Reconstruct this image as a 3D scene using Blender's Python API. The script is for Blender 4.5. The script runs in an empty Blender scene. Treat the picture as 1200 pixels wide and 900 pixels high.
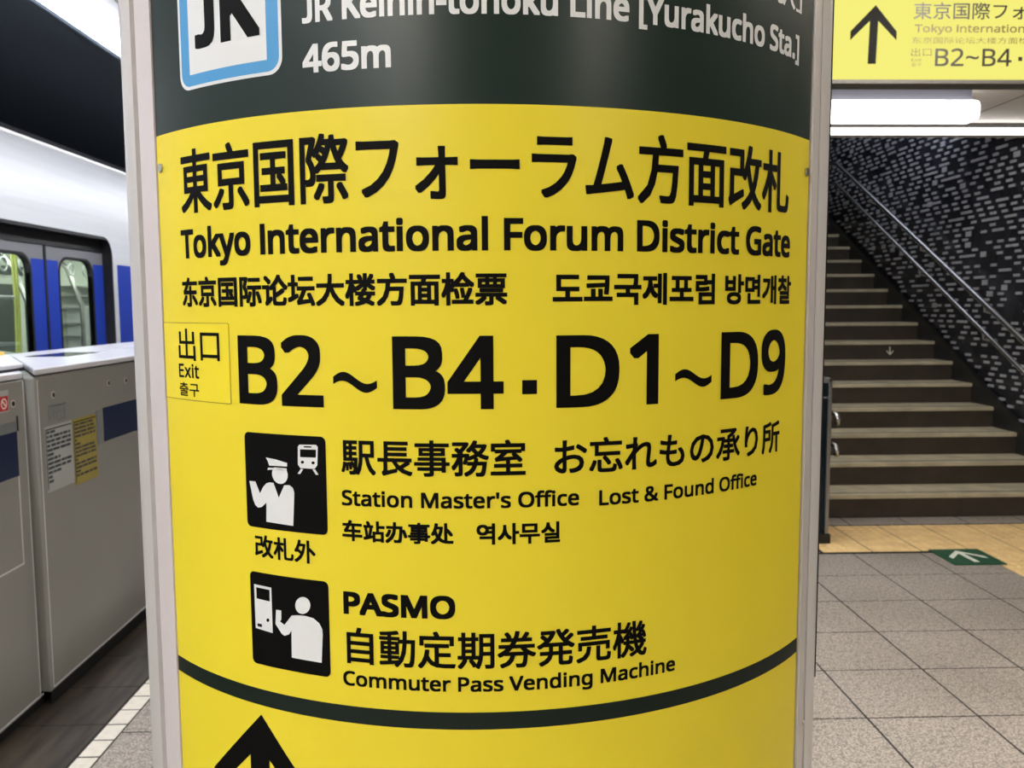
import bpy, bmesh, math, random, json
from mathutils import Vector, Matrix
random.seed(7)
C = bpy.context.scene.collection
PI = math.pi

# ---------------------------------------------------------------- camera
F_PX, PITCH, YAW, ROLL, CAM_H = 1000.0, 0.0913, 0.0283, -0.0054, 1.48
def world_dir(x, y, f):
    c, s = math.cos(ROLL), math.sin(ROLL)
    x, y = c*x - s*y, s*x + c*y
    X, Y, Z = x, f*math.cos(PITCH) + y*math.sin(PITCH), -f*math.sin(PITCH) + y*math.cos(PITCH)
    c, s = math.cos(YAW), math.sin(YAW)
    return Vector((X*c + Y*s, -X*s + Y*c, Z))
cam = bpy.data.cameras.new('camera')
cam.sensor_width = 36.0
cam.lens = 36.0*F_PX/1200.0
cam.clip_start = 0.05
cam.dof.use_dof = True
cam.dof.focus_distance = 0.80
cam.dof.aperture_fstop = 16.0
cam_ob = bpy.data.objects.new('camera', cam)
right, up, fwd = world_dir(1, 0, 0), world_dir(0, 1, 0), world_dir(0, 0, 1)
m = Matrix((right, up, -fwd)).transposed().to_4x4()
m.translation = Vector((0, 0, CAM_H))
cam_ob.matrix_world = m
C.objects.link(cam_ob)
bpy.context.scene.camera = cam_ob

# ---------------------------------------------------------------- world, exposure
w = bpy.data.worlds.new('station_air')
w.use_nodes = True
w.node_tree.nodes['Background'].inputs[0].default_value = (0.95, 0.97, 1.0, 1)
w.node_tree.nodes['Background'].inputs[1].default_value = 0.10
bpy.context.scene.world = w
vs = bpy.context.scene.view_settings
vs.view_transform = 'Standard'
vs.look = 'None'
vs.exposure = 0.66
vs.gamma = 1.0
vs.use_curve_mapping = False
try:
    bpy.context.scene.cycles.use_denoising = True
    bpy.context.scene.cycles.max_bounces = 8
except Exception:
    pass
TUBE_PLATFORM = 17.0     # radiance of the strip light above the platform edge
TUBE_HALL = 34.0         # radiance of the hall light and the added fill lights
TUBE_STAIR = 7.0        # radiance of the lights at the stair opening

# ---------------------------------------------------------------- helpers
def lin(c):
    return tuple(((v/255.0)/12.92 if v/255.0 <= 0.04045 else ((v/255.0+0.055)/1.055)**2.4) for v in c)
def mat(name, rgb, rough=0.5, metal=0.0, spec=0.5, noise=0.0, scale=20.0, bump=0.0, rgb2=None, emis=None, estr=0.0, stretch=None, world=False, coat=0.0):
    M = bpy.data.materials.new(name); M.use_nodes = True
    nt = M.node_tree; b = nt.nodes['Principled BSDF']
    col = lin(rgb) + (1,)
    b.inputs['Base Color'].default_value = col
    b.inputs['Roughness'].default_value = rough
    b.inputs['Metallic'].default_value = metal
    b.inputs['Specular IOR Level'].default_value = spec
    b.inputs['Coat Weight'].default_value = coat
    if emis is not None:
        b.inputs['Emission Color'].default_value = lin(emis) + (1,)
        b.inputs['Emission Strength'].default_value = estr
    if noise or bump or rgb2:
        if world:
            g = nt.nodes.new('ShaderNodeNewGeometry'); src = g.outputs['Position']
        else:
            g = nt.nodes.new('ShaderNodeTexCoord'); src = g.outputs['Object']
        mp = nt.nodes.new('ShaderNodeMapping'); nt.links.new(src, mp.inputs[0])
        if stretch: mp.inputs['Scale'].default_value = stretch
        n = nt.nodes.new('ShaderNodeTexNoise'); n.inputs['Scale'].default_value = scale
        n.inputs['Detail'].default_value = 4.0
        nt.links.new(mp.outputs[0], n.inputs['Vector'])
        r = nt.nodes.new('ShaderNodeValToRGB')
        nt.links.new(n.outputs['Fac'], r.inputs[0])
        r.color_ramp.elements[0].position = 0.35; r.color_ramp.elements[1].position = 0.65
        if rgb2: a, c2 = lin(rgb), lin(rgb2)
        else:
            a = tuple(v*(1-noise) for v in lin(rgb)); c2 = tuple(min(1, v*(1+noise)) for v in lin(rgb))
        r.color_ramp.elements[0].color = a + (1,); r.color_ramp.elements[1].color = c2 + (1,)
        nt.links.new(r.outputs[0], b.inputs['Base Color'])
        if bump:
            bp = nt.nodes.new('ShaderNodeBump'); bp.inputs['Strength'].default_value = bump; bp.inputs['Distance'].default_value = 0.002
            nt.links.new(n.outputs['Fac'], bp.inputs['Height']); nt.links.new(bp.outputs[0], b.inputs['Normal'])
    return M
def granite(name, base, dark, light, rough=0.4):
    """speckled stone: two scales of grain and a slow stain"""
    M = bpy.data.materials.new(name); M.use_nodes = True
    nt = M.node_tree; b = nt.nodes['Principled BSDF']; b.inputs['Roughness'].default_value = rough
    g = nt.nodes.new('ShaderNodeNewGeometry')
    def ramp(scale, c0, c1, p0, p1, det=2.0):
        n = nt.nodes.new('ShaderNodeTexNoise'); n.inputs['Scale'].default_value = scale; n.inputs['Detail'].default_value = det
        nt.links.new(g.outputs['Position'], n.inputs['Vector'])
        r = nt.nodes.new('ShaderNodeValToRGB'); r.color_ramp.elements[0].position = p0; r.color_ramp.elements[1].position = p1
        r.color_ramp.elements[0].color = c0 + (1,); r.color_ramp.elements[1].color = c1 + (1,)
        nt.links.new(n.outputs['Fac'], r.inputs[0]); return r
    r1 = ramp(150, lin(dark), lin(light), 0.40, 0.60, 3.0)
    r2 = ramp(48, (0.66, 0.66, 0.66), (1, 1, 1), 0.36, 0.52)
    r3 = ramp(1.7, (0.80, 0.79, 0.78), (1.0, 1.0, 1.0), 0.35, 0.65, 4.0)
    m1 = nt.nodes.new('ShaderNodeMix'); m1.data_type = 'RGBA'; m1.blend_type = 'MULTIPLY'; m1.inputs[0].default_value = 1
    nt.links.new(r1.outputs[0], m1.inputs[6]); nt.links.new(r2.outputs[0], m1.inputs[7])
    m2 = nt.nodes.new('ShaderNodeMix'); m2.data_type = 'RGBA'; m2.blend_type = 'MULTIPLY'; m2.inputs[0].default_value = 1
    nt.links.new(m1.outputs[2], m2.inputs[6]); nt.links.new(r3.outputs[0], m2.inputs[7])
    nt.links.new(m2.outputs[2], b.inputs['Base Color'])
    return M
def lamp_mat(name, rgb, strength):
    M = bpy.data.materials.new(name); M.use_nodes = True
    nt = M.node_tree; nt.nodes.clear()
    e = nt.nodes.new('ShaderNodeEmission'); o = nt.nodes.new('ShaderNodeOutputMaterial')
    e.inputs[0].default_value = lin(rgb) + (1,); e.inputs[1].default_value = strength
    nt.links.new(e.outputs[0], o.inputs[0]); return M
def glass_mat(name, tint, refl=0.06):
    M = bpy.data.materials.new(name); M.use_nodes = True
    nt = M.node_tree; nt.nodes.clear()
    t = nt.nodes.new('ShaderNodeBsdfTransparent'); t.inputs[0].default_value = tint + (1,)
    g = nt.nodes.new('ShaderNodeBsdfGlossy'); g.inputs['Roughness'].default_value = 0.03
    lw = nt.nodes.new('ShaderNodeLayerWeight'); lw.inputs[0].default_value = 0.25
    f = nt.nodes.new('ShaderNodeMath'); f.operation = 'MULTIPLY'; f.inputs[1].default_value = 0.6
    nt.links.new(lw.outputs[1], f.inputs[0])
    mx = nt.nodes.new('ShaderNodeMixShader'); o = nt.nodes.new('ShaderNodeOutputMaterial')
    nt.links.new(f.outputs[0], mx.inputs[0]); nt.links.new(t.outputs[0], mx.inputs[1]); nt.links.new(g.outputs[0], mx.inputs[2])
    nt.links.new(mx.outputs[0], o.inputs[0]); return M

def link(name, me, m=None, parent=None, loc=(0, 0, 0)):
    o = bpy.data.objects.new(name, me)
    if m is not None and me is not None and not me.materials:
        for q in (m if isinstance(m, (list, tuple)) else [m]): me.materials.append(q)
    C.objects.link(o)
    o.location = loc
    if parent is not None: o.parent = parent
    return o
def tag(o, label=None, cat=None, group=None, kind=None):
    if label: o['label'] = label
    if cat: o['category'] = cat
    if group: o['group'] = group
    if kind: o['kind'] = kind
    return o
def thing(name, label, cat, loc=(0, 0, 0), group=None):
    o = bpy.data.objects.new(name, None); C.objects.link(o); o.location = loc
    o.empty_display_size = 0.1
    return tag(o, label, cat, group)
class MB:
    def __init__(s): s.b = bmesh.new()
    def box(s, x0, x1, y0, y1, z0, z1, mi=0):
        v = [s.b.verts.new(p) for p in ((x0,y0,z0),(x1,y0,z0),(x1,y1,z0),(x0,y1,z0),(x0,y0,z1),(x1,y0,z1),(x1,y1,z1),(x0,y1,z1))]
        for f in ((0,3,2,1),(4,5,6,7),(0,1,5,4),(1,2,6,5),(2,3,7,6),(3,0,4,7)):
            q = s.b.faces.new([v[i] for i in f]); q.material_index = mi
        return s
    def prism(s, pts, z0, z1, ax='z'):
        """extrude a 2-D outline; ax is the extrusion axis"""
        def P(a, b, c):
            return {'z': (a, b, c), 'x': (c, a, b), 'y': (a, c, b)}[ax]
        n = len(pts)
        lo = [s.b.verts.new(P(a, b, z0)) for a, b in pts]; hi = [s.b.verts.new(P(a, b, z1)) for a, b in pts]
        s.b.faces.new(lo[::-1]); s.b.faces.new(hi)
        for i in range(n):
            j = (i+1) % n; s.b.faces.new((lo[i], lo[j], hi[j], hi[i]))
        return s
    def tube(s, pts, r, seg=12, caps=True):
        rings = []
        pts = [Vector(p) for p in pts]
        for i, p in enumerate(pts):
            if i == 0: t = pts[1]-p
            elif i == len(pts)-1: t = p-pts[i-1]
            else: t = (pts[i+1]-p).normalized()+(p-pts[i-1]).normalized()
            t.normalize()
            a = t.cross(Vector((0.0, 0.0, 1.0)))
            if a.length < 0.05: a = t.cross(Vector((1.0, 0, 0)))
            a.normalize(); b = t.cross(a).normalized()
            rings.append([s.b.verts.new(p + a*math.cos(2*PI*k/seg)*r + b*math.sin(2*PI*k/seg)*r) for k in range(seg)])
        for A, B in zip(rings, rings[1:]):
            for k in range(seg):
                f = s.b.faces.new((A[k], A[(k+1) % seg], B[(k+1) % seg], B[k])); f.smooth = True
        if caps: s.b.faces.new(rings[0][::-1]); s.b.faces.new(rings[-1])
        return s
    def build(s, name, m, parent=None, bevel=0.0, seg=2, loc=(0, 0, 0)):
        bmesh.ops.recalc_face_normals(s.b, faces=s.b.faces)
        if bevel:
            bmesh.ops.bevel(s.b, geom=[e for e in s.b.edges if not e.smooth or e.calc_face_angle(0) > 0.5], offset=bevel, segments=seg, affect='EDGES', profile=0.5)
        me = bpy.data.meshes.new(name); s.b.to_mesh(me); s.b.free()
        return link(name, me, m, parent, loc)
def box(name, x0, x1, y0, y1, z0, z1, m, parent=None, bevel=0.0):
    return MB().box(x0, x1, y0, y1, z0, z1).build(name, m, parent, bevel)

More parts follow.
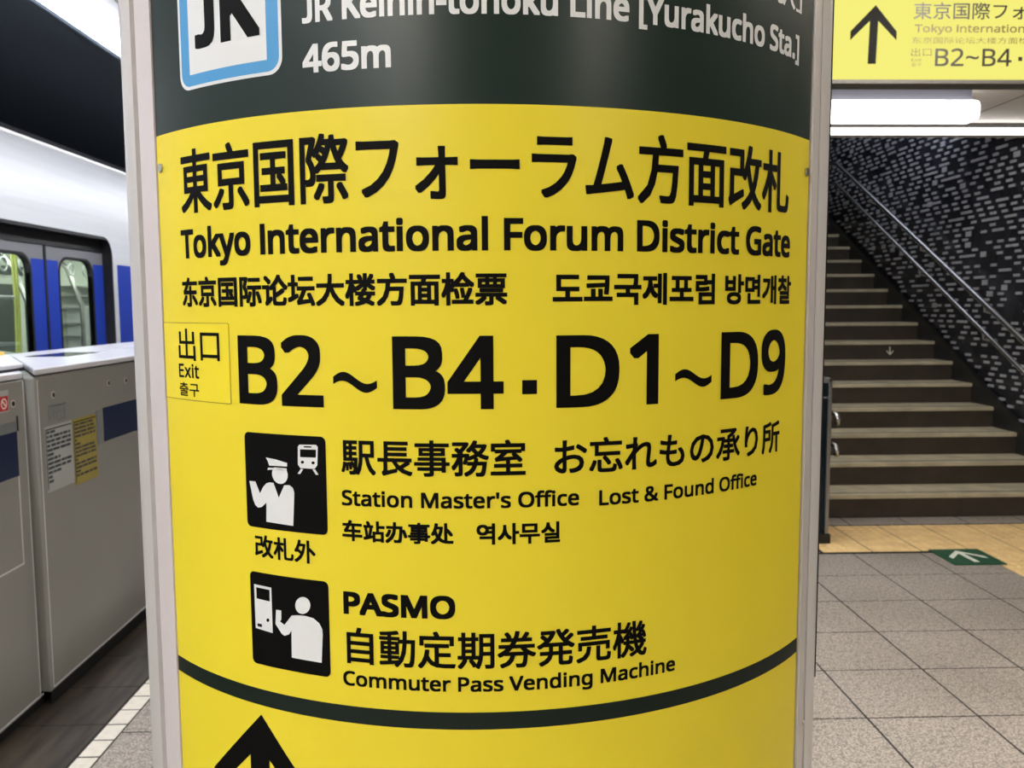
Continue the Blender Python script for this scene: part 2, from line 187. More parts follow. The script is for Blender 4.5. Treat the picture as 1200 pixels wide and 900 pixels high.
# ---- flat shapes and lettering -------------------------------------------------
def fill2d(loops, extrude=0.0):
    cu = bpy.data.curves.new('tmp', 'CURVE'); cu.dimensions = '2D'; cu.fill_mode = 'BOTH' if extrude else 'BOTH'
    cu.extrude = extrude
    for L in loops:
        sp = cu.splines.new('POLY'); sp.points.add(len(L)-1)
        for p, q in zip(sp.points, L): p.co = (q[0], q[1], 0, 1)
        sp.use_cyclic_u = True
    o = bpy.data.objects.new('tmp', cu); C.objects.link(o)
    me = bpy.data.meshes.new_from_object(o.evaluated_get(bpy.context.evaluated_depsgraph_get()))
    bpy.data.objects.remove(o); bpy.data.curves.remove(cu)
    return me
GLY = json.loads(r'''{" ":[364],"&":[1025,[426,1015,474,1013,517,1004,555,989,589,970,616,945,639,916,655,882,665,843,668,800,662,744,643,694,611,650,570,610,522,573,468,538,738,277,761,308,781,341,798,377,836,500,961,500,945,442,926,386,905,333,880,284,851,239,818,199,1022,0,856,0,734,118,704,93,673,70,640,49,605,31,568,15,529,3,486,-7,440,-12,389,-14,328,-11,272,0,222,18,178,42,142,73,113,111,91,155,79,205,74,261,77,306,86,347,100,384,120,417,145,448,175,476,210,503,248,529,290,555,232,625,215,650,200,676,186,704,176,733,170,764,168,797,171,840,182,880,199,915,222,945,252,970,288,989,329,1004,375,1013],[364,478,278,418,256,397,238,375,223,352,212,326,205,297,203,265,209,217,226,176,255,141,293,116,340,100,394,95,451,99,502,108,548,125,588,146,624,169,655,195],[422,915,385,911,353,901,326,884,305,861,293,832,289,798,291,766,300,735,315,705,336,676,361,644,392,611,442,642,481,672,511,701,530,731,542,764,546,800,542,831,531,859,513,882,488,900,457,911]],"'":[315,[224,1000,196,639,119,639,91,1000]],"-":[451,[56,321,56,430,395,430,395,321]],".":[375,[101,76,104,107,112,131,126,148,144,160,164,167,186,169,209,167,230,160,249,148,263,131,272,107,275,76,272,45,263,21,249,3,230,-10,209,-17,186,-20,164,-17,144,-10,126,3,112,21,104,45]],"1":[801,[497,0,377,0,377,699,377,768,380,820,382,871,342,833,296,794,189,707,125,790,395,1000,497,1000]],"2":[801,[728,0,67,0,67,102,329,367,457,501,488,540,514,579,535,617,550,656,559,697,562,741,556,792,540,833,513,866,477,890,434,904,385,909,339,906,296,898,257,884,220,865,182,841,144,814,78,896,165,957,197,973,231,987,267,999,305,1007,344,1012,385,1014,445,1010,498,1000,546,982,588,957,622,927,651,890,671,848,684,800,688,748,684,697,673,648,655,601,631,555,601,510,566,466,431,324,223,118,223,112,728,112]],"4":[801,[773,227,627,227,627,0,508,0,508,227,29,227,29,332,500,1006,627,1006,627,338,773,338],[508,653,509,719,511,776,513,827,515,874,510,874,482,817,450,765,150,338,508,338]],"5":[801,[385,613,450,610,510,598,563,578,610,552,649,518,680,478,703,432,717,379,721,319,716,253,701,194,676,141,642,95,600,56,548,26,489,4,422,-10,347,-14,297,-12,249,-8,202,0,160,11,121,24,88,41,88,157,124,138,165,122,211,109,258,99,304,93,349,91,396,94,439,101,478,114,512,132,541,156,564,186,582,221,592,261,595,307,589,367,568,417,535,457,487,486,424,504,345,510,255,503,174,489,112,528,150,1000,651,1000,651,888,255,888,231,598,296,608]],"6":[801,[77,427,78,485,82,542,89,598,99,653,113,706,130,757,152,805,179,849,211,890,249,926,293,956,342,981,399,999,463,1010,535,1014,600,1011,658,1001,658,896,602,909,538,913,477,910,423,899,377,881,337,857,303,827,275,793,253,754,235,711,221,664,211,614,204,562,200,508,209,508,224,530,242,550,262,569,285,585,311,599,340,611,372,619,407,624,445,626,501,622,552,610,597,590,638,563,671,528,699,487,719,438,731,383,735,322,731,256,718,196,696,143,666,96,630,58,586,27,536,4,480,-9,417,-14,371,-11,326,-2,284,13,245,33,209,61,176,94,147,133,123,179,103,232,89,291,80,356],[416,90,471,96,519,115,559,146,589,191,607,250,613,322,608,381,592,432,565,473,528,505,479,523,420,529,378,526,340,517,305,502,275,482,250,459,229,433,214,404,205,376,202,346,203,315,208,285,215,255,225,226,239,198,256,172,275,149,298,129,323,112,351,100,382,92]],"9":[801,[728,573,727,516,723,459,716,403,707,347,693,294,675,243,653,195,626,151,594,110,556,74,512,44,462,19,405,1,341,-10,269,-14,204,-11,143,0,143,105,202,92,266,87,328,90,382,101,428,119,467,143,501,172,529,207,552,245,570,288,584,335,594,385,600,437,604,490,595,490,580,469,562,450,542,431,519,415,493,401,464,389,432,381,396,376,357,374,302,378,252,390,207,410,166,437,133,471,106,513,86,561,74,615,70,676,74,743,88,803,110,857,140,904,177,942,221,973,272,996,328,1009,389,1014,436,1011,480,1002,522,987,562,965,598,938,630,905,659,865,683,819,702,768,717,709,725,644],[389,910,335,904,288,885,247,853,216,808,198,750,192,678,197,618,213,567,239,526,276,495,324,477,384,471,427,474,465,483,500,498,530,518,556,541,576,567,592,596,601,624,604,654,602,684,598,714,590,744,580,774,567,802,550,828,531,851,509,871,483,888,455,900,423,908]],"A":[895,[763,0,643,310,246,310,127,0,0,0,391,1004,504,1004,894,0],[493,724,479,765,460,826,445,874,431,817,415,765,402,724,289,422,605,422]],"B":[910,[422,1000,536,994,631,975,705,945,758,899,790,835,801,752,799,714,791,680,779,648,763,619,741,594,715,572,684,554,650,540,611,531,611,524,651,515,689,503,725,487,756,467,783,442,805,412,822,376,831,333,835,284,830,227,816,175,793,130,761,90,721,58,673,33,618,15,556,4,487,0,136,0,136,1000],[447,574,524,579,582,593,623,616,650,648,666,688,671,738,664,788,645,827,613,856,566,876,504,888,427,892,262,892,262,574],[262,469,262,106,464,106,543,112,605,129,648,158,677,196,695,242,700,294,698,328,690,359,677,387,658,411,633,431,600,447,560,460,511,467,454,469]],"C":[885,[564,903,513,900,465,891,420,876,379,855,343,828,311,796,283,759,261,716,242,669,229,617,221,560,218,500,223,421,236,350,257,286,287,230,325,183,372,146,427,118,491,102,563,97,606,98,648,102,688,108,803,136,803,27,765,14,726,4,687,-4,645,-10,597,-13,545,-14,449,-7,364,14,290,49,227,97,176,157,137,228,108,310,91,401,85,501,89,575,99,644,117,709,141,768,172,823,209,871,253,913,303,949,360,977,423,998,491,1010,566,1014,617,1012,666,1007,714,999,760,987,803,972,842,955,791,849,688,887,649,896,608,901]],"D":[1022,[937,510,930,404,909,310,875,228,827,159,768,102,696,57,613,26,519,6,415,0,136,0,136,1000,444,1000,540,994,628,975,706,944,774,901,831,846,877,779,910,701,930,611],[804,506,799,589,784,662,760,724,726,776,683,818,631,851,570,874,502,888,426,892,262,892,262,108,398,108,522,119,623,152,702,208,759,286,793,385]],"E":[779,[695,0,136,0,136,1000,695,1000,695,889,262,889,262,577,669,577,669,468,262,468,262,111,695,111]],"F":[727,[262,0,136,0,136,1000,695,1000,695,889,262,889,262,535,668,535,668,424,262,424]],"G":[1020,[570,528,916,528,916,38,862,22,807,9,752,-1,695,-8,632,-13,564,-14,466,-7,379,14,303,48,237,96,183,155,141,226,110,308,92,399,85,500,92,600,113,690,147,772,194,843,253,902,324,950,407,986,500,1007,604,1014,659,1012,712,1007,763,999,811,987,858,972,902,955,854,846,817,861,777,875,735,887,690,896,644,901,597,903,521,898,453,882,392,854,340,817,296,771,262,715,237,651,222,579,217,500,221,424,234,353,256,289,286,233,327,185,377,146,438,118,510,101,594,95,706,102,790,119,790,416,570,416]],"I":[475,[417,0,56,0,56,73,174,99,174,899,56,927,56,1000,417,1000,417,927,300,899,300,99,417,73]],"J":[382,[-6,-266,-64,-261,-109,-248,-109,-141,-62,-151,-8,-155,15,-154,37,-149,58,-141,78,-130,95,-113,109,-92,120,-66,127,-33,129,6,129,1000,255,1000,255,15,251,-45,241,-98,223,-144,198,-182,168,-212,132,-236,90,-253,45,-263]],"K":[867,[867,0,718,0,364,478,262,388,262,0,136,0,136,1000,262,1000,262,507,347,602,434,697,704,1000,852,1000,455,564]],"L":[734,[136,0,136,1000,262,1000,262,112,699,112,699,0]],"M":[1270,[577,0,248,877,242,877,247,805,251,711,252,606,252,0,136,0,136,1000,322,1000,630,181,636,181,950,1000,1134,1000,1134,0,1010,0,1010,615,1011,712,1015,803,1020,875,1014,875,681,0]],"O":[1094,[1008,501,1005,426,995,356,979,291,956,230,927,176,891,127,850,85,802,50,747,22,687,2,620,-10,548,-14,473,-10,404,2,343,23,289,51,240,86,199,128,164,176,135,231,113,291,98,357,89,428,85,503,91,601,108,691,136,772,175,843,226,902,289,951,364,987,450,1008,549,1015,644,1008,728,987,801,952,864,903,915,844,956,772,985,691,1003,601],[218,501,222,421,234,349,254,284,281,228,317,182,362,144,415,117,477,101,548,95,619,101,681,117,733,144,777,182,813,228,840,284,860,349,871,421,875,501,867,618,840,717,797,798,735,857,652,893,549,905,478,899,415,883,362,856,317,820,281,773,254,718,234,654,222,581]],"P":[847,[401,1000,519,991,615,966,686,923,736,865,766,792,776,706,774,665,767,626,756,588,739,551,717,517,689,486,655,458,614,435,566,415,511,401,448,392,377,389,262,389,262,0,136,0,136,1000],[389,892,262,892,262,497,363,497,423,499,475,506,521,518,559,534,591,555,615,583,632,616,642,655,646,700,639,759,618,807,584,845,535,871,470,887]],"R":[871,[412,1000,490,996,558,986,617,968,666,944,706,912,737,874,758,828,772,776,776,716,773,665,763,621,746,583,725,550,700,521,672,498,641,478,609,462,576,448,850,0,703,0,461,413,262,413,262,0,136,0,136,1000],[405,891,262,891,262,520,412,520,486,525,545,541,590,568,621,605,639,653,646,710,643,751,634,786,620,815,599,839,573,858,541,873,502,883,457,889]],"S":[769,[703,268,698,211,684,160,660,116,627,77,585,45,536,20,479,1,416,-10,346,-14,239,-8,146,8,71,34,71,154,108,140,150,126,197,113,247,103,299,97,352,95,398,97,440,104,476,115,507,130,532,148,552,171,566,197,574,225,577,256,575,287,568,315,556,339,539,361,515,382,484,401,445,421,398,441,342,462,229,513,199,532,172,553,148,576,129,600,113,627,100,655,91,687,86,721,84,759,89,810,102,855,125,896,155,931,193,960,237,983,288,1000,343,1011,403,1014,457,1012,507,1007,555,999,599,987,641,974,679,958,640,850,527,888,486,897,444,902,401,903,361,901,326,895,296,885,270,871,249,854,232,834,221,811,214,785,211,758,214,726,221,698,232,674,249,652,272,632,301,613,337,595,379,576,430,556,486,534,535,511,579,487,616,460,647,431,672,398,689,360,700,317]],"T":[779,[452,0,326,0,326,889,14,889,14,1000,763,1000,763,889,452,889]],"V":[840,[840,1000,483,0,357,0,0,1000,132,1000,357,359,384,280,404,208,420,140,436,209,457,282,483,361,707,1000]],"Y":[793,[396,508,657,1000,793,1000,459,388,459,0,333,0,333,382,0,1000,137,1000]],"[":[461,[426,-221,112,-221,112,1000,426,1000,426,899,232,899,232,-120,426,-120]],"]":[461,[35,-120,228,-120,228,899,35,899,35,1000,349,1000,349,-221,35,-221]],"a":[786,[403,763,487,757,555,737,606,703,643,655,665,591,672,511,672,0,583,0,559,106,553,106,532,81,509,58,487,39,463,22,437,9,408,-1,377,-8,341,-13,301,-14,258,-11,217,-3,180,10,147,29,118,53,95,83,78,119,68,161,64,209,74,278,104,335,153,382,222,416,313,438,424,448,552,452,552,497,547,553,534,597,511,627,480,648,442,660,396,664,358,662,320,656,284,646,185,606,147,699,182,716,221,731,263,744,309,755,355,761],[440,363,356,355,291,340,246,318,216,288,198,251,192,207,196,169,209,138,230,115,258,99,291,89,329,85,389,91,442,109,487,138,522,179,543,233,550,300,550,367]],"c":[672,[420,-14,356,-9,297,4,243,27,195,59,154,101,121,153,97,215,82,288,77,371,82,458,98,533,123,597,158,649,200,692,249,724,304,747,364,760,429,765,466,763,503,759,539,753,573,744,601,735,626,724,588,622,510,646,426,657,378,653,337,643,301,625,271,600,247,568,228,529,215,484,207,432,204,373,207,316,215,265,228,220,247,181,271,150,300,125,334,107,374,96,419,92,458,94,494,98,527,105,613,136,613,27,587,15,560,5,530,-4,498,-9,461,-13]],"d":[861,[385,-14,298,-3,223,29,161,83,114,159,86,256,77,374,86,492,115,590,162,666,224,721,299,754,387,765,424,763,458,758,489,750,516,739,542,726,564,710,585,693,603,674,619,654,627,654,623,708,619,765,619,1064,742,1064,742,0,643,0,625,101,619,101,603,80,585,61,564,43,542,27,516,13,488,1,457,-7,423,-12],[405,88,476,95,532,117,572,153,599,204,615,270,620,350,620,373,615,459,600,530,574,588,535,629,478,654,403,662,343,654,293,627,254,583,227,525,210,454,204,371,210,288,227,219,254,162,293,121,343,96]],"e":[790,[409,765,470,760,526,746,575,723,618,691,653,651,681,604,702,551,714,491,718,426,718,352,204,352,213,273,235,209,270,158,317,121,375,98,444,91,490,93,532,97,571,104,685,143,685,35,647,20,609,7,571,-2,532,-9,487,-13,438,-14,370,-9,307,5,250,29,199,63,157,106,123,159,97,221,82,291,77,370,82,448,95,519,118,581,150,636,188,681,235,717,287,744,345,759],[408,664,353,658,306,639,268,607,239,564,218,512,207,450,590,450,587,491,581,528,570,562,555,591,535,616,511,637,481,652,447,661]],"f":[482,[465,655,276,655,276,0,153,0,153,655,21,655,21,713,153,755,153,798,156,859,165,911,181,955,203,992,231,1021,265,1043,304,1059,347,1068,396,1071,478,1064,542,1046,510,950,458,964,398,971,360,966,330,952,306,929,289,897,279,853,276,800,276,751,465,751]],"g":[861,[385,765,433,762,478,752,519,737,557,715,590,686,620,651,627,651,644,751,742,751,742,-13,738,-80,726,-139,706,-191,677,-235,641,-271,595,-300,541,-320,478,-332,406,-336,353,-335,304,-331,257,-324,213,-315,173,-303,136,-289,136,-175,173,-192,215,-207,261,-218,309,-227,360,-232,413,-234,473,-228,524,-209,565,-177,596,-135,614,-83,620,-22,620,7,622,55,625,99,619,99,591,64,558,36,522,14,481,-2,436,-11,387,-14,297,-3,221,31,159,88,113,165,86,261,77,374,86,485,113,580,159,659,221,718,296,753],[402,661,362,657,326,646,295,627,268,602,245,569,228,529,215,483,207,431,204,373,210,287,227,217,256,160,295,120,345,95,405,87,441,88,474,93,503,102,528,113,551,129,570,148,586,171,599,198,609,228,616,263,620,302,622,345,622,374,619,438,612,493,599,539,580,577,556,608,527,632,491,648,449,658]],"h":[866,[242,752,240,697,235,647,244,647,261,672,281,693,304,711,329,727,356,740,385,750,415,757,446,762,478,763,535,760,586,751,630,735,667,712,697,682,721,646,738,601,749,549,752,489,752,0,630,0,630,480,626,536,612,581,590,616,557,641,515,656,462,661,410,658,366,647,331,630,302,605,279,574,263,537,251,493,245,444,242,388,242,0,119,0,119,1064,242,1064]],"i":[361,[242,751,242,0,119,0,119,751],[182,1032,200,1030,217,1024,232,1013,244,998,251,978,254,954,251,930,244,910,232,895,217,884,200,878,182,875,163,878,145,884,130,895,119,910,112,930,109,954,112,978,119,998,130,1013,145,1024,163,1030]],"k":[748,[241,508,239,450,235,387,241,387,266,419,300,461,331,497,570,751,714,751,410,430,735,0,587,0,326,350,241,276,241,0,119,0,119,1064,241,1064]],"l":[361,[242,0,119,0,119,1064,242,1064]],"m":[1310,[943,765,1020,757,1084,736,1133,700,1168,647,1189,577,1196,489,1196,0,1074,0,1074,483,1070,537,1058,582,1037,616,1008,641,969,656,922,661,856,654,804,633,765,598,739,550,724,488,718,415,718,0,597,0,597,483,595,520,589,553,580,582,567,606,550,626,529,641,505,652,476,659,443,661,396,658,356,647,324,630,297,605,277,575,261,538,251,495,244,445,242,389,242,0,119,0,119,751,218,751,237,648,244,648,261,673,280,695,302,714,326,729,351,742,378,752,406,759,435,763,465,765,520,761,568,751,610,734,645,710,673,678,695,639,702,639,730,678,764,710,805,734,849,751,895,761]],"n":[866,[480,765,563,757,630,736,683,700,722,647,744,577,752,489,752,0,630,0,630,480,626,536,612,581,590,616,557,641,515,656,462,661,388,653,330,630,290,591,263,538,248,470,242,389,242,0,119,0,119,751,218,751,237,648,244,648,262,673,283,695,306,714,332,729,359,742,388,752,418,759,449,763]],"o":[847,[772,377,769,317,761,261,747,211,729,165,705,124,677,88,645,57,608,32,567,12,521,-2,473,-11,422,-14,373,-11,328,-2,284,12,244,32,208,57,175,88,147,124,122,165,103,211,89,261,80,317,77,377,82,456,96,526,119,588,151,640,191,684,239,719,295,744,357,760,426,765,491,760,551,744,606,719,654,684,694,640,728,588,752,526,767,456],[204,377,207,320,215,269,228,223,246,183,270,150,300,123,335,104,377,92,424,88,472,92,513,104,549,123,579,150,603,183,621,223,634,269,642,320,644,377,642,434,634,484,620,529,602,568,578,601,548,627,513,646,471,657,423,661,353,653,298,627,256,585,228,529,210,459]],"r":[578,[469,765,515,763,557,756,542,643,502,650,461,653,432,651,405,645,378,634,353,621,330,604,308,583,289,560,273,534,260,504,250,472,244,438,242,401,242,0,119,0,119,751,220,751,234,613,239,613,256,641,276,666,297,690,320,711,346,729,374,744,404,756,436,762]],"s":[671,[608,207,604,161,592,121,571,85,544,55,509,31,468,11,420,-3,367,-11,308,-14,258,-13,213,-8,173,-1,137,8,103,20,73,34,73,146,181,104,224,94,267,88,311,85,368,89,413,99,447,116,470,138,484,165,489,196,487,214,482,231,473,246,460,261,442,276,418,291,304,342,179,398,147,418,121,440,99,465,84,494,75,527,71,566,80,624,106,674,149,713,206,742,274,759,353,765,398,763,440,759,481,751,520,741,557,729,592,714,550,616,451,650,416,658,381,662,345,664,298,661,260,653,229,639,207,621,194,599,189,573,191,553,197,536,207,520,222,506,242,492,268,478,382,430,504,375,535,355,561,333,581,307,596,279,605,245]],"t":[506,[370,87,427,92,475,102,475,8,419,-8,349,-14,311,-12,274,-5,240,6,209,23,182,47,160,77,143,115,132,162,129,218,129,655,22,655,22,714,130,763,179,923,252,923,252,751,469,751,469,655,252,655,252,221,256,180,267,146,285,120,309,101,337,90]],"u":[866,[746,751,746,0,646,0,627,99,622,99,604,75,584,53,560,35,534,20,507,7,478,-2,447,-9,416,-13,384,-14,327,-11,277,-1,233,15,196,37,165,67,141,104,124,148,114,200,111,259,111,751,235,751,235,268,240,213,253,168,276,133,308,108,350,93,402,88,454,92,498,102,534,120,563,144,586,175,603,212,614,256,621,305,623,360,623,751]],"x":[741,[297,384,38,751,178,751,371,468,563,751,702,751,443,384,716,0,576,0,371,300,164,0,25,0]],"y":[714,[1,751,133,751,296,324,321,251,343,183,359,119,364,119,391,211,429,325,581,751,714,751,391,-104,372,-148,351,-189,328,-226,303,-259,274,-286,242,-307,205,-323,164,-333,118,-336,59,-333,15,-325,15,-227,53,-232,98,-235,126,-234,151,-228,173,-219,193,-207,211,-191,227,-173,241,-152,254,-128,265,-102,304,-3]],"~":[801,[377,447,293,477,230,485,203,482,176,474,147,461,119,444,94,424,70,402,70,511,93,534,119,552,146,567,175,577,205,583,238,585,319,577,348,569,383,557,423,541,506,511,569,503,596,505,624,513,653,527,681,544,706,563,730,585,730,478,706,455,681,437,654,422,625,411,594,404,562,402,481,411,451,419,416,431]]}''')
GLY['J'] = [500, [400,1000,400,250,385,140,340,55,262,5,165,-12,70,-8,0,12,0,125,70,108,150,104,215,122,250,165,262,240,262,1000]]
GLY['I'] = [325, [96,0,96,1000,230,1000,230,0]]
def latin_mesh(s):
    loops, x = [], 0
    for ch in s:
        g = GLY[ch]
        for L in g[1:]:
            loops.append([((x+L[i])/1000.0, L[i+1]/1000.0) for i in range(0, len(L), 2)])
        x += g[0]
    return fill2d(loops)
def cjk_mesh(s):
    cu = bpy.data.curves.new('tmp', 'FONT'); cu.body = s; cu.resolution_u = 3
    o = bpy.data.objects.new('tmp', cu); C.objects.link(o)
    me = bpy.data.meshes.new_from_object(o.evaluated_get(bpy.context.evaluated_depsgraph_get()))
    bpy.data.objects.remove(o); bpy.data.curves.remove(cu)
    return me
def decal(name, me, fn, m, parent, bold=0.0, cut=0.0, fit=None, latin=False):
    """flat print: fit the 2-D mesh into a box, thicken its strokes, cut it to follow a curved face, lay it on the surface fn(u, z, lift)"""
    bm = bmesh.new(); bm.from_mesh(me); bpy.data.meshes.remove(me)
    if fit:
        u0, u1, z0, z1 = fit
        xs = [v.co.x for v in bm.verts]; ys = [v.co.y for v in bm.verts]
        x0, x1 = min(xs), max(xs)
        y0, y1 = (0.0, 1.0) if latin else (min(ys), max(ys))
        u0 += bold; u1 -= bold; z0 += bold; z1 -= bold
        for v in bm.verts:
            v.co.x = u0 + (v.co.x-x0)/(x1-x0)*(u1-u0)
            v.co.y = z0 + (v.co.y-y0)/(y1-y0)*(z1-z0)
    bmesh.ops.remove_doubles(bm, verts=bm.verts, dist=1e-6)
    if cut:
        a = min(v.co.x for v in bm.verts); b = max(v.co.x for v in bm.verts)
        k = math.floor(a/cut)+1
        while k*cut < b:
            bmesh.ops.bisect_plane(bm, geom=bm.verts[:]+bm.edges[:]+bm.faces[:], dist=1e-7, plane_co=(k*cut, 0, 0), plane_no=(1, 0, 0))
            k += 1
    base = [tuple(v.co) for v in bm.verts]
    for i, v in enumerate(bm.verts): v.index = i
    faces = [[v.index for v in f.verts] for f in bm.faces]
    bm.free()
    V, Fc = [], []
    shifts = [(0, 0)] + ([(bold*a, bold*b) for a, b in ([(p/4.0, q) for p in range(-4, 5) for q in (-1, 1)] + [(q, p/4.0) for p in range(-3, 4) for q in (-1, 1)] if bold > 0.0015 else [(1, 1), (-1, 1), (-1, -1), (1, -1), (0, 1), (0, -1), (1, 0), (-1, 0)])] if bold else [])
    for k, (dx, dy) in enumerate(shifts):
        o = len(V)
        V += [fn(x+dx, y+dy, k*4e-6) for x, y, _ in base]
        Fc += [[o+i for i in f] for f in faces]
    me2 = bpy.data.meshes.new(name); me2.from_pydata(V, [], Fc); me2.update()
    return link(name, me2, m, parent)
def rrect(u0, u1, z0, z1, r, n=6):
    P = []
    for cx, cy, a in ((u1-r, z1-r, 0), (u0+r, z1-r, 90), (u0+r, z0+r, 180), (u1-r, z0+r, 270)):
        for k in range(n+1):
            t = math.radians(a + 90.0*k/n); P.append((cx+r*math.cos(t), cy+r*math.sin(t)))
    return P
def circle(cx, cy, rx, ry=None, n=24):
    ry = ry or rx
    return [(cx+rx*math.cos(2*PI*k/n), cy+ry*math.sin(2*PI*k/n)) for k in range(n)]
def arrow_up(cx, top, w):
    """upward arrow: chevron head with upright cut ends, and a stem; w is half the width"""
    s = w/137.0
    R = [(335,30),(463,178),(463,228),(352,118),(345,362),(297,362),(303,118),(190,228),(190,178)]
    return [(cx+(x-330)*s, top-(y-30)*s) for x, y in R]

# ---------------------------------------------------------------- materials
M = {}
M['yellow'] = mat('sign_yellow', (231, 212, 50), 0.38, spec=0.35, noise=0.015, scale=6)
M['yellow_plate'] = mat('sign_yellow_newer', (236, 217, 48), 0.34, spec=0.35)
M['green'] = mat('sign_dark_green', (22, 40, 34), 0.34, spec=0.32)
M['ink'] = mat('black_ink', (5, 5, 4), 0.6, spec=0.1)
M['stripe'] = mat('stripe_green_black', (14, 28, 22), 0.4, spec=0.3)
M['white_print'] = mat('white_print', (222, 224, 224), 0.4)
M['blue_print'] = mat('line_blue', (70, 150, 205), 0.4)
M['alu'] = mat('anodised_aluminium', (212, 208, 205), 0.36, metal=0.3, noise=0.03, scale=4, stretch=(1, 1, 0.05))
M['alu_pale'] = mat('pale_frame_strip', (208, 199, 197), 0.45, metal=0.05)
M['chrome'] = mat('polished_steel', (235, 235, 235), 0.27, metal=1.0)
M['gasket'] = mat('black_gasket', (12, 11, 11), 0.6)
M['steel'] = mat('brushed_steel', (190, 188, 184), 0.3, metal=1.0)
M['barrier'] = mat('barrier_cream_paint', (140, 140, 134), 0.3, noise=0.03, scale=3)
M['barrier_top'] = mat('barrier_white_top', (215, 215, 222), 0.3)
M['barrier_blue'] = mat('barrier_navy_band', (12, 28, 66), 0.35)
M['barrier_grey'] = mat('barrier_grey_trim', (150, 156, 158), 0.3, metal=0.5)
M['dark'] = mat('dark_recess', (14, 14, 14), 0.6)
M['screen'] = mat('dark_display_glass', (20, 16, 30), 0.12)
M['train'] = mat('stainless_car_body', (206, 207, 210), 0.5, metal=0.08, noise=0.03, scale=5, stretch=(0.2, 0.2, 6))
M['train_door'] = mat('stainless_door', (132, 132, 136), 0.4, metal=0.2, noise=0.03, scale=5, stretch=(0.2, 0.2, 6))
M['train_blue'] = mat('car_blue_film', (34, 64, 172), 0.35)
M['rubber'] = mat('black_rubber', (16, 16, 18), 0.5)
M['roof'] = mat('car_roof_grey', (70, 70, 74), 0.6)
M['glass'] = glass_mat('window_glass', (0.86, 0.90, 0.87))
M['cabin_wall'] = mat('cabin_wall', (212, 216, 202), 0.5)
M['cabin_dark'] = mat('cabin_dark_panel', (60, 66, 62), 0.5)  # dark tone of cabin floor and far doors
M['seat'] = mat('seat_moquette', (48, 70, 130), 0.8, noise=0.15, scale=60)
M['pole'] = mat('yellow_green_pole', (196, 200, 110), 0.3)
M['granite'] = granite('granite_tile', None, (134, 125, 117), (212, 203, 192), 0.36)
M['granite_dark'] = mat('dark_platform_stone', (30, 26, 22), 0.5, rgb2=(74, 65, 54), scale=4, bump=0.2, world=True, stretch=(5, 0.6, 1))
M['edge_white'] = mat('white_edge_tile', (226, 220, 206), 0.5, noise=0.06, scale=30, world=True)
M['grout'] = mat('grout', (30, 27, 24), 0.8)
M['tactile'] = mat('tactile_yellow_paving', (250, 212, 150), 0.6, noise=0.10, scale=9, world=True)
M['step_top'] = mat('lit_tread_stone', (200, 190, 162), 0.6, noise=0.14, scale=7, world=True)  # pale tread tone carries the light falling from above
M['riser'] = mat('shaded_riser_stone', (66, 57, 48), 0.6, noise=0.15, scale=6, world=True)  # dark tone stands for shade on the step fronts
M['skirt'] = mat('dark_skirting_stone', (42, 42, 41), 0.4)
M['tile_dark'] = mat('black_glazed_tile', (48, 49, 55), 0.22, noise=0.25, scale=3, world=True)
M['tile_grey'] = mat('grey_glazed_tile', (186, 186, 193), 0.3, noise=0.15, scale=2, world=True)
M['ceiling'] = mat('ceiling_board', (214, 204, 194), 0.7, noise=0.03, scale=2)
M['track_ceiling'] = mat('track_ceiling_paint', (120, 132, 148), 0.7)
M['wall'] = mat('plain_wall', (150, 146, 140), 0.6)
M['housing'] = mat('lamp_housing_white', (215, 215, 218), 0.4)
M['tube_body'] = mat('tube_fitting_grey', (88, 88, 98), 0.6)
M['navy'] = mat('dark_teal_panel', (10, 26, 36), 0.18)
M['sticker_green'] = mat('floor_sticker_green', (32, 84, 56), 0.5, noise=0.1, scale=20, world=True)
M['sticker_white'] = mat('sticker_white', (235, 240, 225), 0.5)
M['paper'] = mat('notice_paper', (172, 176, 174), 0.35)
M['paper_yellow'] = mat('notice_paper_yellow', (160, 146, 66), 0.35)
M['paper_ink'] = mat('notice_ink', (54, 58, 66), 0.5)
M['red'] = mat('sticker_red', (200, 28, 44), 0.4)
M['orange'] = mat('indicator_orange', (240, 170, 60), 0.3, emis=(250, 180, 70), estr=0.4)
M['platform_lamp'] = lamp_mat('strip_tube_light', (245, 248, 255), TUBE_PLATFORM)
M['hall_fill_lamp'] = lamp_mat('hall_and_fill_light', (255, 246, 232), TUBE_HALL)
M['stair_lamp'] = lamp_mat('stair_tube_light', (250, 250, 248), TUBE_STAIR)
M['stairwell_lamp'] = lamp_mat('stairwell_tube_light', (222, 230, 248), 4.8)
M['cabin_lamp'] = lamp_mat('cabin_tube_light', (240, 250, 240), 11.0)
M['sign_glow'] = lamp_mat('backlit_yellow', (253, 246, 128), 0.60)
M['sign_glow_ink'] = mat('backlit_sign_ink', (26, 20, 10), 0.5)
M['sign_glow_faint'] = mat('backlit_sign_fine_ink', (84, 72, 32), 0.6)
M['sign_frame'] = mat('sign_case_grey', (74, 71, 68), 0.45)

